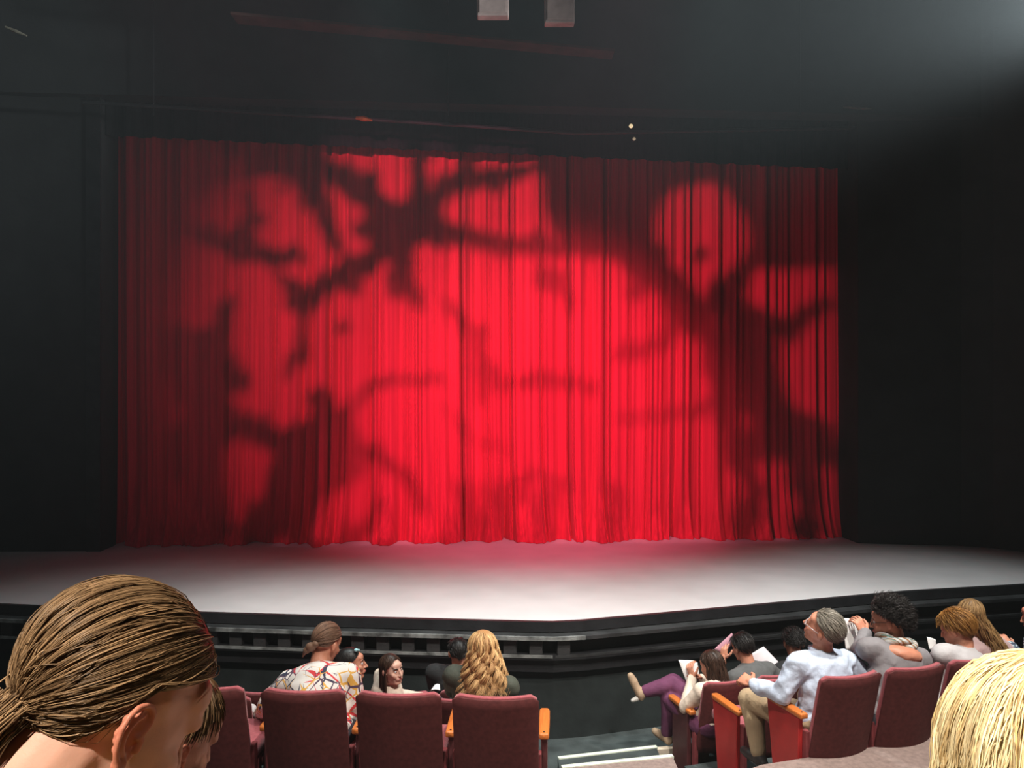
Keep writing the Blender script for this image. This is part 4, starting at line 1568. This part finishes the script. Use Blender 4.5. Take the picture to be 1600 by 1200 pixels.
for q, ph0 in enumerate((0, PI)):
    sc = []
    for i in range(41):
        a = 2 * PI * i / 40
        tw = .012 * math.sin(2 * a + ph0)
        tz = .017 * math.cos(2 * a + ph0)
        sc.append(nb + of + spn * (.030 + tz) + (rt * math.sin(a) * 1.1 + fw * math.cos(a)) * (.090 + tw) + fw * .004)
    link('scarf' if q == 0 else 'scarf_twist', remesh(chain(sc, [.022] * 41), .006, 2), MATS['twist_scarf'], r)
g = []
for sx in (-1, 1):
    ring = [hc + R @ np.array((sx * .032 + .022 * math.cos(a), .098, .004 + .017 * math.sin(a))) for a in np.linspace(0, 2 * PI, 13)]
    g += chain(ring, [.0018] * 13)
    g += [cap(hc + R @ np.array((sx * .055, .095, .006)), .0018, hc + R @ np.array((sx * .078, .0, .010)), .0018)]
link('spectacles', prim_obj(g), MATS['glass_frame'], r)
paper('programme', [P(1322, 1018, 5.55), P(1346, 1004, 5.60), P(1334, 966, 5.64), P(1316, 966, 5.58)], 'white programme between the grey haired man and the woman with curly black hair')

# ---- woman in the pale blazer
hp = P(1495, 984, 5.28)
r, hc, R, J = person('woman with short full auburn hair in a pale grey blazer', hp, (40, -20, -4), (2.86, 5.22, 1.06), 20, 'skin_warm', 'blazer_pale', 'trouser_dark', hs=.98, floor=.552, shoulder=.19, bulk=1.08, group='people in the right block',
                     arms={'L': dict(hand=P(1462, 1030, 5.6))}, collar=True)
hair('hair', r, hc, R, .98, H_AUBURN, 'short', n=1500, r=.0022, seg=9, thick=.20, length=.06, seed=14, lift=.2, curl=.0015, flow=(0, -.5, -1), front=.55, back=-.7, puff=lambda d: .10 * np.clip(d[..., 2] + .3, 0, 1))
paper('programme', [P(1452, 1014, 5.62), P(1464, 1018, 5.66), P(1462, 1000, 5.68), P(1448, 995, 5.64)], 'white paper corner between the grey top and the pale blazer')

# ---- woman with long wavy light brown hair
hp = P(1516, 962, 6.02)
r, hc, R, J = person('woman with long wavy light brown hair sitting beyond the pale blazer', hp, (-20, -8, 6), (3.52, 6.00, .80), 17, 'skin_fair', 'top_pink', 'trouser_dark', hs=1.0, floor=.242, shoulder=.17, group='people in the right block',
                     arms={'R': dict(hand=P(1578, 1008, 6.25))})
hair('hair', r, hc, R, 1.0, H_LIGHT, 'fall', n=900, r=.003, seg=14, thick=.12, length=.36, seed=15, front=.6, face=1.6, flare=.10, wave=.008, freq=20, drift=(.55, -.1, 0), body=.05)
paper('programme', [P(1568, 1010, 6.22), P(1573, 1011, 6.25), P(1575, 1000, 6.26), P(1569, 998, 6.23)], 'small white paper beside the woman with long wavy hair', th=.004)

# ---- man in the plaid shirt at the right edge
hp = P(1620, 962, 6.15)
r, hc, R, J = person('man in a dark plaid shirt at the right edge of the picture', hp, (75, -12, 0), (3.98, 6.15, .80), 40, 'skin_warm', 'plaid_shirt', 'trouser_dark', hs=1.0, floor=.242, face=True, head_voxel=.005, group='people in the right block',
                     arms={'L': dict(hand=P(1578, 1009, 6.05))})
hair('hair', r, hc, R, 1.0, H_GREY, 'short', n=400, r=.0026, thick=.08, length=.04, seed=16)

# ------------------------------------------------------------------ foreground
def ear_detail(c, R, s, sx):
    """shell of the ear with rim, inner fold, tragus and lobe; head-local frame, metres"""
    u = np.array((0, -.21, .978))
    f = np.array((0, .978, .21))
    o = np.array((1.0, 0, 0)) * sx
    org = np.array((sx * .072, -.006, -.012))

    def T(p, out):
        q = org + (u * p[0] + f * p[1]) * .001 * 1.05 + o * out * .001
        return np.array(c) + R @ (q * s)
    flare = lambda y: 3 + .42 * (14 - y)
    rim = [(4, 4), (9, 9), (18, 13), (27, 12), (33, 6), (35, -3), (32, -12), (24, -18), (13, -20.5), (2, -19), (-8, -15), (-16, -9), (-22, -5)]
    pr = chain([T(p, flare(p[1])) for p in rim], [.0022] + [.0031] * 8 + [.0030, .0030, .0036, .0045])
    ant = [(25, 2), (20, -6), (12, -11.5), (2, -12), (-7, -8), (-11, -2)]
    pr += chain([T(p, flare(p[1]) - 2.0) for p in ant], [.0022, .003, .0034, .0034, .0034, .003])
    fork = [(29, -3), (20, -8)]
    pr += chain([T(p, flare(p[1]) - 2.5) for p in fork], [.002, .003])
    pr += [cap(T((3, 10), 5), .0038, T((-6, 9), 5.5), .0042), ell(T((-20, -3), 8), (.0055, .0078, .0085), R)]
    # back of the shell
    for p in [(26, -2), (20, -8), (12, -14), (2, -15), (-6, -11), (28, 5), (20, 6), (-13, -5), (20, -14), (8, -17)]:
        pr.append(ell(T(p, flare(p[1]) - 5.5), (.0035, .0060, .0060), R))
    for p in [(14, -3), (6, -6), (-2, -5), (-10, 0), (22, 2), (14, 6), (4, 2), (-12, 4)]:
        pr.append(ell(T(p, 0), (.0055, .008, .008), R))
    return pr


def fg_person(label, head, hrot, pelvis, yaw, hs, skin_m, top_m, floor, hv, arms=None, detail_ear=True, collar=False):
    r, hc, R, J = person(label, head, hrot, pelvis, yaw, skin_m, top_m, 'trouser_dark', hs=hs, floor=floor, head_voxel=hv, ear=not detail_ear, group='people in the nearest row', face=None, arms=arms, voxel=.011, collar=collar)
    if detail_ear:
        ms = [remesh(ear_detail(hc, R, hs, sx), .0013 * hs, 8) for sx in (-1, 1)]
        for m in ms:
            o = link('ear', m, MATS['skin_ear'], r)
    return r, hc, R, J


skin('skin_near', (.74, .40, .30))
skin('skin_ear', (.64, .23, .15))
skin('skin_child', (.70, .34, .24))
H_FG = hair_mat('hair_near_brown', (.06, .03, .013), (.50, .31, .16), rough=.38, spec=.45)
H_CH = hair_mat('hair_child_brown', (.03, .016, .008), (.26, .15, .07))
hc0 = P(170, 1106, .82)
r, hc, R, J = fg_person('woman with brown hair swept back, bowed head with an ear stud, large in the foreground', hc0, (-38, -38, 4), (-.46, .56, 2.10), -30, .97, 'skin_near', 'top_yellow', 1.70, .0040,
                        arms={'R': dict(hand=(-.10, .80, 2.45)), 'L': dict(hand=(-.20, .92, 2.45))}, collar=True)
gpt = hc + R @ (CC + np.array((.0, -.70, -.70)) / .99 * CR * 1.06)
prng = np.random.default_rng(77)
NT = 900
tt_ = np.linspace(0, 1, 10)
st0 = gpt + (prng.normal(0, .009, (NT, 3)) @ np.diag((1, 1, .7)))
end = prng.normal(0, .018, (NT, 3)) + np.array((-.07, -.05, -.22))
pt_ = st0[:, None, :] + np.array((-.03, -.02, .0)) * np.sin(tt_ * PI)[None, :, None] + end[:, None, :] * (tt_ ** 1.3)[None, :, None]
pt_ = pt_ + .004 * np.sin(tt_ * 14 + prng.uniform(0, 6, (NT, 1)))[..., None]
tail = tubes('tail', pt_, .0009 * (1 - .5 * tt_[None, :]) * np.ones((NT, 1)), prng.uniform(0, 1, NT))
hair('hair', r, hc, R, .97, H_FG, 'gather', n=5400, r=.0009, seg=13, thick=.085, gather=(.0, -.70, -.70), length=.95, wob=.07, seed=21, front=.48, back=-.95, fly=.08, extra=[tail])
st = hc + R @ np.array((.0815, -.004, -.037)) * .97
link('ear_stud', prim_obj([ell(st, .0028)]), MATS['pearl'], r)
# the phone she looks at (below the picture)
ph = empty('phone', (-.14, .88, 2.50))
ph.rotation_euler = (math.radians(55), 0, math.radians(-60))
MB().box((-.036, -.004, -.075), (.036, .004, .075)).build('phone_case', MATS['dark_metal'], ph, .003)
mat('phone_screen', (.02, .02, .02), .2, .02, emit=(.45, .62, 1.0), emit_s=3.0)
MB().box((-.032, -.0052, -.070), (.032, -.0042, .070)).build('phone_display', MATS['phone_screen'], ph)
tag(ph, 'lit phone in the hands of the brown-haired woman in the foreground', 'phone')

hc1 = P(258, 1152, 1.30)
r, hc, R, J = fg_person('child with short brown hair, head bowed, peeking out beside the large brown-haired head', hc1, (-36, -26, 12), (-.60, 1.36, 2.02), -20, .86, 'skin_child', 'top_black', 1.55, .004)
hair('hair', r, hc, R, .86, H_CH, 'short', n=1700, r=.0012, seg=9, thick=.12, length=.036, seed=22, flow=(0, -.1, -1), lift=.05, front=.52)

hc2 = P(1648, 1242, .80)
r, hc, R, J = fg_person('person with layered bright blonde hair cut off by the right edge in the foreground', hc2, (-20, -8, 0), (.58, .52, 2.20), 0, 1.0, 'skin_near', 'top_black', 1.70, .005, detail_ear=False)
hair('hair', r, hc, R, 1.04, H_BLOND, 'fall', n=6400, r=.00085, seg=12, thick=.22, lock=.018, stray=.004, frizz=.0016, length=.17, seed=23, front=.55, face=1.7, flare=.12, wave=.008, freq=16, body=.10, layer=True, th1=1.7)
